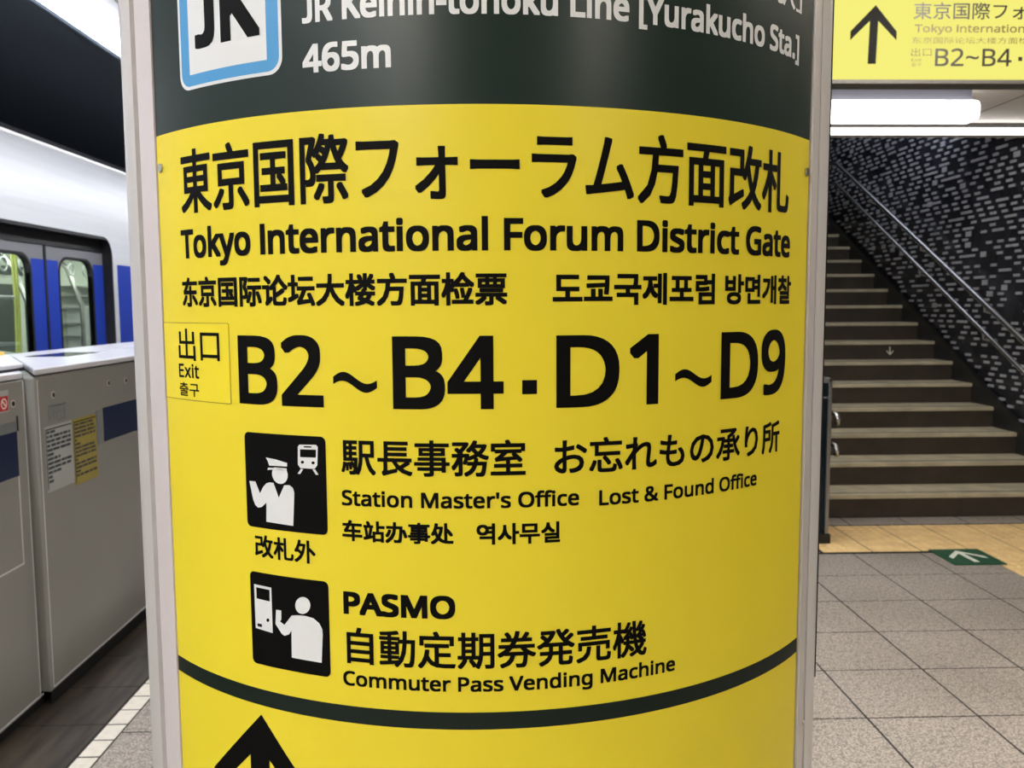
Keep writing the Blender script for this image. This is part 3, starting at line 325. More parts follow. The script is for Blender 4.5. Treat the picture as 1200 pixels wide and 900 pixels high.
# ================================================================ SETTING
CEIL = 2.80
floor = MB().box(-2.42, 9.0, -7.0, 16.0, -0.3, -0.0016).build('floor', M['grout'])
tag(floor, kind='structure')
def lay(name, x0, y0, dx, dy, nx, ny, gap, m, top=0.0, clip=None, jitter=0.0006):
    cache = {}
    for i in range(nx):
        for j in range(ny):
            a0, a1, b0, b1 = x0+i*dx+gap/2, x0+(i+1)*dx-gap/2, y0+j*dy+gap/2, y0+(j+1)*dy-gap/2
            if clip:
                a0, a1, b0, b1 = max(a0, clip[0]), min(a1, clip[1]), max(b0, clip[2]), min(b1, clip[3])
                if a1-a0 < 0.02 or b1-b0 < 0.02: continue
            key = (round(a1-a0, 3), round(b1-b0, 3))
            if key not in cache:
                o = MB().box(0, a1-a0, 0, b1-b0, -0.02, 0).build(name, m, floor, 0.0012, 1)
                cache[key] = o.data
            else:
                o = link(name, cache[key], None, floor)
            o.location = (a0, b0, top + random.uniform(-jitter, 0))
G = 0.008
lay('floor_tile', 1.352-7*0.405, 2.905-6*0.4, 0.405, 0.4, 11, 11, G, M['granite'], clip=(-1.292, 2.90, 0, 4.935))
lay('floor_tile', 1.352-7*0.405, 4.905, 0.405, 0.4, 9, 4, G, M['granite'], clip=(-1.292, 1.98, 4.94, 99))
lay('floor_tile', 1.352-7*0.405, 6.505, 0.405, 0.4, 9, 12, G, M['granite'], clip=(-1.292, 1.74, 0, 99))
lay('floor_tile', 2.03, 5.56, 0.405, 0.22, 6, 1, G, M['granite'], clip=(2.03, 4.10, 5.56, 5.755))
lay('floor_tile', 2.90+0.9, 0.9, 0.405, 0.4, 4, 12, G, M['granite'])
lay('tactile_tile', 2.90-0.9, 4.94, 0.3, 0.3, 7, 2, G, M['tactile'], top=0.001)
lay('tactile_tile', 2.90, 3.44, 0.3, 0.3, 3, 5, G, M['tactile'], top=0.001)
lay('edge_tile', -1.372, 0.855, 0.078, 0.111, 1, 95, 0.008, M['edge_white'])
lay('stone_slab', -1.72, 0.83, 0.344, 0.305, 1, 35, 0.005, M['granite_dark'])
b = MB()
for (x0, y0, nx, ny) in ((2.0, 4.94, 7, 2), (2.90, 3.44, 3, 5)):
    for i in range(nx*5):
        for j in range(ny*5):
            cx, cy = x0+0.03+i*0.06, y0+0.03+j*0.06
            q = [b.b.verts.new((cx+sx*0.013, cy+sy*0.013, 0.001)) for sx, sy in ((-1,-1),(1,-1),(1,1),(-1,1))]
            t = [b.b.verts.new((cx+sx*0.008, cy+sy*0.008, 0.006)) for sx, sy in ((-1,-1),(1,-1),(1,1),(-1,1))]
            b.b.faces.new(t)
            for k in range(4): b.b.faces.new((q[k], q[(k+1) % 4], t[(k+1) % 4], t[k]))
tag(b.build('tactile_dots', M['tactile'], floor), kind='stuff')
# plain floor continues beyond the laid tiles
tag(box('floor_behind', -2.42, 8.8, -6.8, 0.49, -0.0015, -0.0005, M['granite']), kind='structure').name = 'floor_rear'
tag(box('floor_beyond', -1.29, 1.98, 11.31, 15.8, -0.0015, -0.0005, M['granite']), kind='structure').name = 'floor_far'
# track bed
tag(box('floor_track', -8.0, -2.42, -7, 16, -1.3, -1.2, M['dark']), kind='structure')
# ceilings
cl = box('ceiling', -1.50, 9.0, -7.0, 6.47, CEIL, CEIL+0.2, M['ceiling']); tag(cl, kind='structure')
g = MB()
for k in range(-3, 7): g.box(3.43+0.9*k-0.003, 3.43+0.9*k+0.003, -7.0, 6.46, CEIL-0.0015, CEIL+0.01)
g.build('ceiling_seam', M['grout'], cl)
cl2 = box('ceiling_track', -8.0, -1.95, -7.0, 16.0, 3.35, 3.5, M['track_ceiling']); tag(cl2, kind='structure')
tag(box('trim_fascia', -1.95, -1.91, -7.0, 16.0, 2.80, 3.5, M['track_ceiling']), kind='structure')
tag(box('ceiling_edge', -1.91, -1.50, -7.0, 16.0, 2.84, 3.0, M['ceiling']), kind='structure')
tag(box('ceiling_far', -1.50, 1.9, 6.47, 16.0, CEIL, CEIL+0.2, M['ceiling']), kind='structure')
# walls
tag(box('wall_track', -8.2, -8.0, -7, 16, -1.3, 3.5, M['dark']), kind='structure')
tag(box('wall_back', -8.2, 9.0, 16.0, 16.2, -1.3, 6.5, M['wall']), kind='structure')
# opening over the stairs: beam and its lining
tag(box('trim_opening', 1.9, 4.2, 6.365, 6.47, 2.725, 3.6, M['ceiling']), kind='structure')
# stair hall
WX = 4.10
RISE, GO, D1, NST = 0.163, 0.315, 5.76, 15
wr = box('wall_right', WX+0.012, WX+0.25, 0.8, 14.0, 0.0, 6.4, M['tile_dark']); tag(wr, kind='structure')
b = MB()
ph, pw = 0.0465, 0.078
def slope_z(y): return max(0.10, (y-D1)*RISE/GO + RISE + 0.07)
nz = int(5.6/ph)
for j in range(nz):
    z = 0.0 + j*ph
    last = False
    for i in range(int((11.6-4.0)/pw)):
        y = 4.0 + i*pw + (pw/2 if j % 2 else 0)
        zz = slope_z(y+pw/2)
        if z < zz or (y < 6.32 and z > 2.78):
            continue
        b.box(WX+random.choice((0, 0.001, 0.003)), WX+0.014, y+0.0015, y+pw-0.0015, z+0.0015, z+ph-0.0015, 0)
        lo = 0.34 + 0.42*min(1, max(0, (z-0.6)/2.0))
        if last: lo *= 0.25
        last = random.random() < lo
        if last:
            d = random.choice((0.008, 0.011))
            if random.random() < 0.07: b.box(WX-d*0.6, WX+0.004, y+0.002, y+pw-0.002, z+0.002, z+ph-0.002, 1)
            else: b.box(WX-d, WX+0.004, y+0.004, y+pw-0.004, z+0.012, z+0.032, 1)
o = b.build('wall_tiles', [M['tile_dark'], M['tile_grey']], wr); tag(o, kind='stuff')
box('joint_strip', WX-0.004, WX+0.014, 6.28, 6.288, 0.1, 2.7, M['steel'], wr)
tag(box('wall_stair_left', 1.74, 1.9, 6.47, 14.0, 0.0, 6.4, M['tile_dark']), kind='structure')
tag(box('wall_stair_end', 1.74, 4.35, 14.0, 14.2, 0.0, 6.4, M['tile_dark']), kind='structure')
tag(MB().prism([(6.47, 2.80), (6.47, 3.10), (14.0, 6.4+0.5), (14.0, 6.4+0.3)], 1.9, 4.2, 'x').build('ceiling_stairs', M['ceiling']), kind='structure')

# ================================================================ STAIRCASE
st = thing('staircase', 'dark stone staircase climbing between the tiled wall and the low balustrade', 'stairs', (3.0, D1, 0))
def rel(o, root):
    o.location = Vector(o.location) - Vector(root.location); return o
for n in range(1, NST+1):
    y0 = D1 + (n-1)*GO
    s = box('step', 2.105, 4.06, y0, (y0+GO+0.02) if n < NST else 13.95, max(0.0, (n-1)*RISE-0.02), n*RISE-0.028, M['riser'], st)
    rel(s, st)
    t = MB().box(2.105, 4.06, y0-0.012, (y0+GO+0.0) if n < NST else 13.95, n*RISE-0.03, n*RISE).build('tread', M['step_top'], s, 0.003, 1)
    if n <= 9:
        MB().box(2.12, 4.05, y0+0.035, y0+0.041, n*RISE-0.001, n*RISE+0.0008).box(2.12, 4.05, y0+0.055, y0+0.061, n*RISE-0.001, n*RISE+0.0008).build('grip_line', M['grout'], s)
yE = D1+NST*GO
sk = MB().prism([(D1-0.12, 0.0), (D1-0.12, 0.10), (D1-0.02, slope_z(D1)), (yE, slope_z(yE)), (13.9, slope_z(yE)), (13.9, 0.0)], 4.06, WX-0.001, 'x').build('side_skirting', M['skirt'], st)
rel(sk, st)

# handrails on the tiled wall
sl = RISE/GO
for zz, nm in ((1.518, 'upper'), (1.297, 'lower')):
    hr = thing('wall_handrail', ('bright upper steel handrail' if nm == 'upper' else 'lower steel handrail under the brighter one') + ' running up the dark tiled wall', 'handrail', (3.98, 6.83, zz))
    def P(y): return (0.0, y-6.83, (y-6.83)*0.528)
    z10 = P(9.75)
    MB().tube([(0.0, -1.75, -0.9), (0.0, -1.55, -0.9+0.06), P(5.4), P(7.5), z10, (0, z10[1]+0.12, z10[2]+0.02), (0, 6.0, z10[2]+0.02)], 0.023 if nm == 'upper' else 0.018, 14).build('rail', M['chrome'], hr)
    for y in (5.7, 6.75, 7.8, 8.85, 9.7):
        p = P(y)
        MB().tube([(p[0], p[1], p[2]-0.018), (0.0, p[1], p[2]-0.06), (0.05, p[1], p[2]-0.075), (0.116, p[1], p[2]-0.075)], 0.007, 8).build('bracket', M['steel'], hr)

# balustrade at the near edge of the stairs
ba = thing('stair_balustrade', 'dark teal balustrade with steel edging standing between pillar and stairs', 'balustrade', (2.08, 5.15, 0))
def prof(y):  # top of the balustrade along the stairs
    return 1.02 + max(0.0, (y-5.75))*sl
ys = [5.16, 5.75, 11.2]
MB().prism([(0.01, 0.0)] + [(y-5.15, prof(y)-0.02) for y in ys] + [(6.05, 0.0)], -0.035, 0.012, 'x').build('panel', M['navy'], ba)
MB().box(0.006, 0.028, -0.010, 0.012, 0.04, 1.03).build('end_post', M['steel'], ba, 0.003)
MB().box(-0.046, -0.034, -0.010, 0.012, 0.04, 1.03).build('end_post', M['steel'], ba, 0.003)
MB().prism([(-0.01, 1.0), (-0.01, 1.03), (0.60, 1.03), (6.05, prof(11.2)+0.01), (6.05, prof(11.2)-0.02), (0.60, 1.0)], -0.046, 0.028, 'x').build('cap_rail', M['steel'], ba, 0.002)
MB().box(-0.036, 0.008, -0.008, 0.02, 0.905, 0.915).build('edge_strip', M['chrome'], ba)
MB().box(-0.075, 0.035, -0.03, 0.03, 0.0, 0.06).build('foot_block', M['dark'], ba, 0.004)
for z in (0.80, 0.605):
    MB().tube([(0.075, 0.02, z-0.055), (0.073, 0.0, z-0.03), (0.073, 0.02, z-0.005), (0.073, 0.06, z), (0.073, 0.6, z), (0.073, 6.0, z+5.4*sl)], 0.017, 12).build('handrail', M['chrome'], ba)
    MB().tube([(0.073, 0.10, z-0.012), (0.073, 0.10, z-0.04), (0.02, 0.10, z-0.05)], 0.007, 8).build('bracket', M['steel'], ba)

# small white arrow on a riser
pl = lambda u, z, l: (u, D1+6*GO-0.0012-l, z)
o = decal('arrow_sticker', fill2d([[(u, 2*1.05-z) for u, z in arrow_up(3.655, 1.085, 0.032)]]), pl, M['sticker_white'], None)
tag(o, 'small white down arrow sticker on a dark stair riser', 'sticker')
# floor arrow sticker
fs = thing('floor_sticker', 'green square floor sticker with white arrow beside the yellow paving', 'sticker', (2.79, 4.80, 0))
MB().prism([(-0.15, -0.15), (0.15, -0.15), (0.15, 0.15), (-0.15, 0.15)], 0.0008, 0.0068).build('backing', M['sticker_green'], fs)
fa = [(0, 0.12), (0.105, 0.0), (0.105, -0.045), (0.017, 0.055), (0.017, -0.11), (-0.017, -0.11), (-0.017, 0.055), (-0.105, -0.045), (-0.105, 0.0)]
decal('arrow', fill2d([fa]), lambda u, z, l: (u, z, 0.0072), M['sticker_white'], fs)

# ================================================================ LIGHTS ABOVE
sl_ = thing('strip_light', 'long bright strip light above the platform edge barrier', 'ceiling light', (-1.72, 2, 2.74))
MB().box(-0.14, 0.16, -8.8, 13, 0.03, 0.095).build('housing', M['housing'], sl_)
MB().box(-0.115, 0.02, -8.8, 13, 0.0, 0.03).build('diffuser', M['platform_lamp'], sl_)
fx = thing('tube_light', 'white tube light across the ceiling in front of the stairs, rounded end showing', 'ceiling light', (2.0, 5.2, CEIL))
MB().prism([(-0.032, -0.002), (0.032, -0.002), (0.028, -0.112), (-0.028, -0.112)], -1.2, 0.915, 'x').build('housing', M['tube_body'], fx)
mb = MB()
n = 16
pr = rrect(-0.085, 0.085, -0.228, -0.112, 0.04, 5)
mb.prism(pr, -1.2, 0.94, 'x')
mb.build('diffuser', M['stair_lamp'], fx, 0.012)
fx2 = thing('cove_light', 'thin white strip light along the beam over the stair opening', 'ceiling light', (3.0, 6.33, 2.705))
MB().box(-1.1, 1.08, -0.03, 0.03, 0.02, 0.055).build('diffuser', M['stair_lamp'], fx2)
MB().box(-1.1, 1.08, -0.02, 0.03, 0.056, 0.0925).build('housing', M['sign_frame'], fx2)
for k, (hx, y0, y1) in enumerate(((1.75, 1.0, 2.95), (-1.0, -2.0, -0.6), (1.7, -2.2, -1.3))):  # the lights behind the viewer are added to brighten the pillar
    h = thing('unseen_hall_light', ('hall ceiling light over the floor right of the pillar', 'longer added fill light left of and behind the viewer', 'shorter added fill light right of and behind the viewer')[k], 'ceiling light', (hx, (y0+y1)/2, CEIL))
    L = (y1-y0)/2
    MB().box(-0.12, 0.12, -L, L, -0.05, -0.004).build('housing', M['housing'], h)
    MB().box(-0.10, 0.10, -L+0.02, L-0.02, -0.075, -0.05).build('diffuser', M['hall_fill_lamp'], h)
h = thing('stairwell_light', 'long tube light on the sloping stair ceiling beside the tiled wall', 'ceiling light', (3.7, 8.85, 3.9))
MB().prism([(-1.6, -0.80), (1.6, 0.83), (1.6, 0.77), (-1.6, -0.86)], -0.05, 0.05, 'x').build('diffuser', M['stairwell_lamp'], h)
MB().prism([(-1.62, -0.74), (1.62, 0.90), (1.62, 0.845), (-1.62, -0.80)], -0.06, 0.06, 'x').build('housing', M['housing'], h)

# ================================================================ HANGING SIGN
hs = thing('hanging_sign', 'backlit yellow hanging sign with black upward arrow over the stairs approach', 'sign', (1.95, 3.2, 2.305))
MB().box(-0.90, 1.10, 0.0, 0.09, -0.014, 0.0).box(-0.90, 1.10, 0.0, 0.09, 0.345, 0.365).box(-0.92, -0.90, 0.0, 0.09, -0.014, 0.365).box(1.10, 1.12, 0.0, 0.09, -0.014, 0.365).box(-0.9, 1.1, 0.08, 0.09, 0, 0.345).build('case', M['sign_frame'], hs)
MB().box(-0.90, 1.10, 0.006, 0.08, 0.0, 0.345).build('lit_panel', M['sign_glow'], hs)
for x in (-0.6, 0.8): MB().tube([(x, 0.045, 0.36), (x, 0.045, CEIL-2.305)], 0.012, 10).build('hanger', M['steel'], hs)
sg = lambda u, z, l: (u-1.95, 0.0052-l, z-2.305)
decal('arrow', fill2d([arrow_up(1.431, 2.572, 0.0865)]), sg, M['ink'], hs)
decal('lettering', cjk_mesh('東京国際フォーラム方面改札'), sg, M['sign_glow_ink'], hs, 0.0006, 0, (1.576, 2.51, 2.522, 2.583))
decal('lettering', latin_mesh('Tokyo International Forum District Gate'), sg, M['sign_glow_faint'], hs, 0.0008, 0, (1.582, 2.51, 2.476, 2.504), True)
decal('lettering', cjk_mesh('东京国际论坛大楼方面检票'), sg, M['sign_glow_faint'], hs, 0.0, 0, (1.574, 2.05, 2.436, 2.459))
decal('lettering', cjk_mesh('도쿄국제포럼방면개찰'), sg, M['sign_glow_faint'], hs, 0.0, 0, (2.12, 2.48, 2.436, 2.459))
decal('lettering', cjk_mesh('出口'), sg, M['sign_glow_faint'], hs, 0.0, 0, (1.572, 1.648, 2.390, 2.420))
decal('lettering', latin_mesh('Exit'), sg, M['sign_glow_faint'], hs, 0.0, 0, (1.574, 1.612, 2.372, 2.383), True)
decal('lettering', cjk_mesh('출구'), sg, M['sign_glow_faint'], hs, 0.0, 0, (1.574, 1.612, 2.354, 2.367))
decal('lettering', latin_mesh('B2~B4'), sg, M['sign_glow_ink'], hs, 0.0008, 0, (1.662, 1.950, 2.355, 2.418), True)
decal('lettering', fill2d([rrect(1.975, 1.990, 2.374, 2.389, 0.001, 1)]), sg, M['sign_glow_ink'], hs)
decal('lettering', latin_mesh('D1~D9'), sg, M['sign_glow_ink'], hs, 0.0008, 0, (2.02, 2.31, 2.355, 2.418), True)

# ================================================================ TRAIN
TX = -2.62
tr = thing('train', 'silver train with blue door bands standing behind the platform barrier', 'train', (TX, 5.3, 0))
def yz(u, z, x): return (x, u, z)
def plate(name, loops, x0, x1, m, parent):
    """filled outline in the (y, z) plane, given thickness between x0 and x1 (local to the parent)"""
    me = fill2d(loops, abs(x1-x0)/2)
    for v in me.vertices:
        y, z, t = v.co
        v.co = ((x0+x1)/2 + t, y, z)
    me.update(); me.materials.clear()
    return link(name, me, m, parent)
def door_open(c):
    """door opening outline, c = centre; rounded upper corners"""
    w, zt, r = 0.80, 1.965, 0.13
    P = [(c-w, -0.05)]
    P.append((c+w, -0.05))
    for k in range(9):
        t = math.radians(90.0*k/8); P.append((c+w-r+r*math.cos(t), zt-r+r*math.sin(t)))
    for k in range(9):
        t = math.radians(90+90.0*k/8); P.append((c-w+r+r*math.cos(t), zt-r+r*math.sin(t)))
    return P
DC = (-4.7, 0.0, 4.7)
side = plate('side_panel', [[(-7, -1.0), (9, -1.0), (9, 2.10), (-7, 2.10)]] + [door_open(c) for c in DC] + [rrect(c-0.55, c+0.55, 1.0, 1.80, 0.08) for c in (-2.35, 2.35)], 0.0, -0.04, M['train'], tr)
# curved cant rail and roof
pr = [(0.0, 2.10), (-0.005, 2.18), (-0.02, 2.27), (-0.045, 2.35), (-0.08, 2.43), (-0.12, 2.49)]
mb = MB(); rows = [[mb.b.verts.new((x, y, z)) for x, z in pr] for y in (-7, 9)]
for i in range(len(pr)-1):
    f = mb.b.faces.new((rows[0][i], rows[1][i], rows[1][i+1], rows[0][i+1])); f.smooth = True
o = mb.build('cant_rail', M['train'], tr)
MB().box(-0.135, -0.112, -7, 9, 2.482, 2.502).build('gutter', M['alu'], tr, 0.003)
MB().prism([(-0.13, 2.47), (-0.3, 2.60), (-0.7, 2.68), (-1.4, 2.70), (-2.1, 2.68), (-2.5, 2.60), (-2.68, 2.47)], -7, 9, 'y').build('roof', M['roof'], tr)
MB().box(-2.72, -2.68, -7, 9, -1.0, 2.5).build('far_side', M['cabin_wall'], tr)
MB().box(-2.68, -0.04, -7, 9, -0.05, 0.0).build('cabin_floor', M['cabin_dark'], tr)
MB().box(-2.68, -0.05, -7, 9, 2.22, 2.26).build('cabin_ceiling', M['cabin_wall'], tr)
MB().box(-2.68, -0.04, -7.05, -7, -1, 2.5).build('end_wall', M['cabin_wall'], tr)
MB().box(-2.68, -0.04, 9, 9.05, -1, 2.5).build('end_wall', M['cabin_wall'], tr)
for x in (-0.85, -1.85): MB().box(x-0.09, x+0.09, -6.6, 8.6, 2.195, 2.22).build('cabin_lamp', M['cabin_lamp'], tr)
# blue band on the body between the doors
for a, c2 in ((0.875, 1.62), (3.08, 3.82), (-1.62, -0.875), (-3.82, -3.08)):
    MB().box(-0.001, 0.0015, a, c2, 0.9, 1.784).build('blue_band', M['train_blue'], tr)
for c in (-2.35, 2.35):
    f = plate('window_frame', [rrect(c-0.57, c+0.57, 0.98, 1.82, 0.09), rrect(c-0.53, c+0.53, 1.02, 1.78, 0.07)], 0.004, -0.03, M['rubber'], tr)
    plate('window_pane', [rrect(c-0.53, c+0.53, 1.02, 1.78, 0.07)], -0.015, -0.019, M['glass'], f)
for c in DC:
    # rubber lip following the opening
    P = door_open(c); Q = [(c + (y-c)*0.985, min(z, 1.965-0.02) if z > 0 else z) for y, z in P]
    plate('door_surround', [P, Q], 0.003, -0.10, M['rubber'], tr)
    MB().box(-0.10, -0.055, c-0.79, c+0.79, 1.862, 1.965).build('door_header', M['rubber'], tr)
    for s in (-1, 1):
        a, b2 = (c+0.012, c+0.785) if s > 0 else (c-0.785, c-0.012)
        # window nearer the outer edge of each leaf
        wa, wb = (c+0.175, c+0.62) if s > 0 else (c-0.62, c-0.175)
        leaf = plate('door_leaf', [[(a, 0.0), (b2, 0.0), (b2, 1.87), (a, 1.87)], rrect(wa, wb, 0.80, 1.79, 0.10)], -0.062, -0.092, M['train_door'], tr)
        plate('door_gasket', [rrect(wa-0.016, wb+0.016, 0.784, 1.806, 0.11), rrect(wa, wb, 0.80, 1.79, 0.10)], -0.058, -0.094, M['rubber'], leaf)
        plate('window_pane', [rrect(wa, wb, 0.80, 1.79, 0.10)], -0.074, -0.078, M['glass'], leaf)
        for p, q in ((a, wa-0.018), (wb+0.018, b2)):
            MB().box(-0.0625, -0.060, p, q, 0.75, 1.775).build('blue_band', M['train_blue'], leaf)
    MB().box(-0.095, -0.056, c-0.012, c+0.012, 0.0, 1.87).build('door_seam', M['rubber'], tr)
    MB().box(-0.10, -0.06, c+0.785, c+0.80, 0.0, 1.87).build('door_edge', M['rubber'], tr)
# inside: far windows, bench, poles, straps, partitions
for c in (-2.35, 2.35):
    MB().box(-2.68, -2.66, c-1.3, c+1.3, 1.05, 1.85).build('far_window', M['rubber'], tr)
    MB().box(-2.66, -2.15, c-1.4, c+1.4, 0.38, 0.45).box(-2.68, -2.58, c-1.4, c+1.4, 0.45, 0.95).build('bench', M['seat'], tr, 0.01)
for c in DC:
    MB().box(-2.68, -2.665, c-0.02, c+0.02, 0, 1.9).box(-2.675, -2.66, c-0.8, c+0.8, 1.85, 1.95).box(-2.68, -2.655, c-0.62, c-0.18, 0.8, 1.75).box(-2.68, -2.655, c+0.18, c+0.62, 0.8, 1.75).build('far_door', M['cabin_dark'], tr)
for x, y in ((-0.75, 0.90), (-0.80, 1.03), (-1.9, 1.9)):
    MB().tube([(x, y, 0.0), (x, y, 0.9), (x, y+0.03, 1.5), (x, y, 2.22)], 0.011, 10).build('grab_pole', M['pole'], tr)
MB().tube([(-0.5, 0.66, 2.2), (-0.5, 0.64, 1.65), (-0.5, 0.72, 1.45), (-0.5, 0.86, 1.25), (-0.5, 0.86, 0.0)], 0.035, 12).build('grab_pole', M['cabin_wall'], tr)
MB().tube([(-0.6, -0.6, 1.56), (-0.6, 0.62, 1.555)], 0.014, 10).build('strap_rail', M['housing'], tr)
MB().tube([(-0.6, -0.6, 1.33), (-0.6, 0.72, 1.14)], 0.022, 10).build('strap_rail', M['cabin_wall'], tr)
for x in (-1.25, -1.75):
    MB().tube([(x, 3.0, 0.0), (x, 3.0, 1.5), (x-0.12, 3.0, 1.85), (x-0.4, 3.0, 2.2)], 0.022, 10).build('grab_pole', M['steel'], tr)
for y in (5.6, 6.6):
    MB().box(-2.66, -2.2, y, y+0.03, 0.35, 1.5).build('partition', M['housing'], tr, 0.006)
for z in (1.12, 1.28, 1.47, 1.62, 1.74):
    MB().box(-2.66, -2.45, 5.5, 8.7, z, z+0.016).build('luggage_rack', M['train_door'], tr)
MB().box(-2.66, -2.15, 5.5, 8.7, 0.38, 0.45).build('bench', M['seat'], tr, 0.01)
for z in (1.95,):
    MB().tube([(-0.95, -1.0, z+0.06), (-0.95, 5.0, z+0.06)], 0.014, 8).build('strap_rail', M['steel'], tr)
for i in range(16):
    y = -0.4+0.26*i
    mbs = MB().tube([(-0.95, y, 2.0), (-0.95, y, 1.86)], 0.007, 6)
    mbs.tube([(-0.95, y+0.05*math.sin(t*PI/6), 1.81+0.05*math.cos(t*PI/6)) for t in range(13)], 0.008, 6)
    mbs.build('hand_strap', M['housing'], tr)

# ================================================================ PLATFORM BARRIERS
BX = -1.64
ba2 = thing('platform_barrier', 'cream platform barrier housing with navy band, standing nearest the sign pillar', 'platform barrier', (BX, 3.12, 0))
plan = [(0.0, 0.0), (0.0, 2.6), (-0.66, 2.6), (-0.66, 1.03), (-0.50, 0.80), (-0.045, 0.004)]
def prism_b(mb, pts, z0, z1): return mb.prism(pts, z0, z1, 'z')
body = prism_b(MB(), plan, 0.05, 1.232).build('housing', M['barrier'], ba2, 0.008, 3)
cap = [(0.004, -0.004), (0.004, 2.604), (-0.664, 2.604), (-0.664, 1.03), (-0.502, 0.797)]
prism_b(MB(), cap, 1.238, 1.262).build('top_cover', M['barrier_top'], ba2, 0.006, 3)
prism_b(MB(), [(-0.008, 0.012), (-0.008, 2.59), (-0.65, 2.59), (-0.65, 1.04), (-0.5, 0.815)], 1.228, 1.242).build('cover_gap', M['dark'], ba2)
prism_b(MB(), [(-0.004, 0.006), (-0.004, 2.59), (-0.64, 2.59), (-0.64, 1.05), (-0.50, 0.815)], 0.0, 0.052).build('shadow_plinth', M['dark'], ba2)  # black block stands for the shadow under the barrier
MB().box(-0.455, -0.255, 0.80, 1.16, 1.2615, 1.2635).build('display', M['screen'], ba2, 0.0008, 1)
MB().box(-0.40, -0.1, 1.60, 1.604, 1.2618, 1.2626).build('cover_seam', M['dark'], ba2)
MB().box(0.0, 0.0022, 0.535, 2.55, 0.912, 1.057).build('navy_band', M['barrier_blue'], ba2, 0.001, 1)
MB().box(0.0, 0.004, 0.470, 0.507, 0.907, 1.052).build('sensor_strip', M['barrier_grey'], ba2, 0.001, 1)
def hole(y, z, parent, r=0.0135, x=0.0):
    o = MB().tube([(x-0.001, y, z), (x+0.0025, y, z)], r, 16).build('sensor_ring', M['alu'], parent)
    MB().tube([(x, y, z), (x+0.0032, y, z)], r*0.72, 16).build('sensor_eye', M['dark'], o)
for y, z in ((0.129, 1.155), (0.602, 1.157), (0.777, 1.153)): hole(y, z, ba2)
# raised lettering plate
MB().box(0.0, 0.0015, 0.088, 0.223, 1.058, 1.118).build('name_plate', M['barrier_grey'], ba2, 0.0005, 1)
bm_ = MB()
for r in range(2):
    for k in range(5):
        bm_.box(0.0014, 0.0026, 0.095+k*0.026, 0.095+k*0.026+0.017, 1.064+r*0.027, 1.064+r*0.027+0.018)
bm_.build('plate_marks', M['barrier'], ba2)
MB().box(-0.001, 0.0012, 0.932, 0.936, 0.06, 1.232).build('panel_seam', M['dark'], ba2)
MB().box(-0.001, 0.0012, 0.90, 2.55, 1.198, 1.202).build('panel_seam', M['alu'], ba2)
MB().box(0.0, 0.0015, 0.02, 2.58, 0.060, 0.066).box(0.0, 0.0015, 0.018, 0.022, 0.06, 1.22).build('panel_edge', M['barrier_top'], ba2)

ba1 = thing('platform_barrier', 'cream platform barrier leaf with red sticker at the left edge of the view', 'platform barrier', (-1.675, 3.12, 0))
plan1 = [(0.0, -0.006), (0.0, -2.6), (-0.50, -2.6), (-0.50, 0.70), (-0.46, 0.75)]
prism_b(MB(), plan1, 0.03, 1.225).build('leaf', M['barrier'], ba1, 0.006, 3)
prism_b(MB(), [(-0.002, -0.006), (-0.002, -2.6), (-0.50, -2.6), (-0.50, 0.70), (-0.46, 0.745)], 1.228, 1.252).build('lower_lip', M['barrier_top'], ba1, 0.006, 3)
prism_b(MB(), [(-0.05, 0.10), (-0.05, -2.6), (-0.48, -2.6), (-0.48, 0.70), (-0.46, 0.72)], 1.25, 1.264).build('cover_gap', M['dark'], ba1)
prism_b(MB(), [(-0.045, 0.085), (-0.045, -2.6), (-0.50, -2.6), (-0.50, 0.70), (-0.46, 0.74)], 1.262, 1.278).build('top_cover', M['barrier_top'], ba1, 0.005, 3)
prism_b(MB(), [(-0.004, 0.02), (-0.004, -2.59), (-0.48, -2.59), (-0.48, 0.66), (-0.46, 0.72)], 0.0, 0.034).build('shadow_plinth', M['dark'], ba1)  # black base paints the shaded gap under the leaf
MB().box(0.0, 0.002, -2.3, -0.068, 0.886, 1.046).build('navy_band', M['barrier_blue'], ba1, 0.001, 1)
MB().box(0.0, 0.0015, -2.3, -0.068, 1.048, 1.082).build('grey_band', M['barrier_grey'], ba1)
MB().box(0.0, 0.003, -0.064, -0.058, 1.046, 1.10).build('band_end', M['dark'], ba1)
MB().box(-0.001, 0.0025, -2.4, -0.070, 0.564, 0.569).box(-0.001, 0.0025, -0.074, -0.070, 0.567, 0.885).build('panel_seam', M['barrier_top'], ba1)
MB().box(0.0, 0.0018, -2.58, 0.01, 0.040, 0.046).box(0.0, 0.0018, -0.012, -0.008, 0.05, 1.22).build('panel_edge', M['barrier_top'], ba1)
hole(-0.082, 1.146, ba1)
sk_ = MB().box(0.0, 0.0016, -0.235, -0.108, 1.122, 1.198).build('sticker', M['paper'], ba1)
MB().box(0.0014, 0.0022, -0.225, -0.113, 1.127, 1.178).build('red_field', M['red'], sk_)
decal('red_mark', fill2d([circle(-0.140, 1.152, 0.019), circle(-0.140, 1.152, 0.014)]), lambda u, z, l: (0.0026, u, z), M['sticker_white'], sk_)
decal('red_mark', fill2d([[(-0.155, 1.163), (-0.151, 1.167), (-0.125, 1.141), (-0.129, 1.137)]]), lambda u, z, l: (0.0027, u, z), M['sticker_white'], sk_)
lampo = MB().box(-0.485, -0.43, 0.54, 0.66, 1.277, 1.292).build('indicator_lamp', M['orange'], ba1, 0.004, 2)

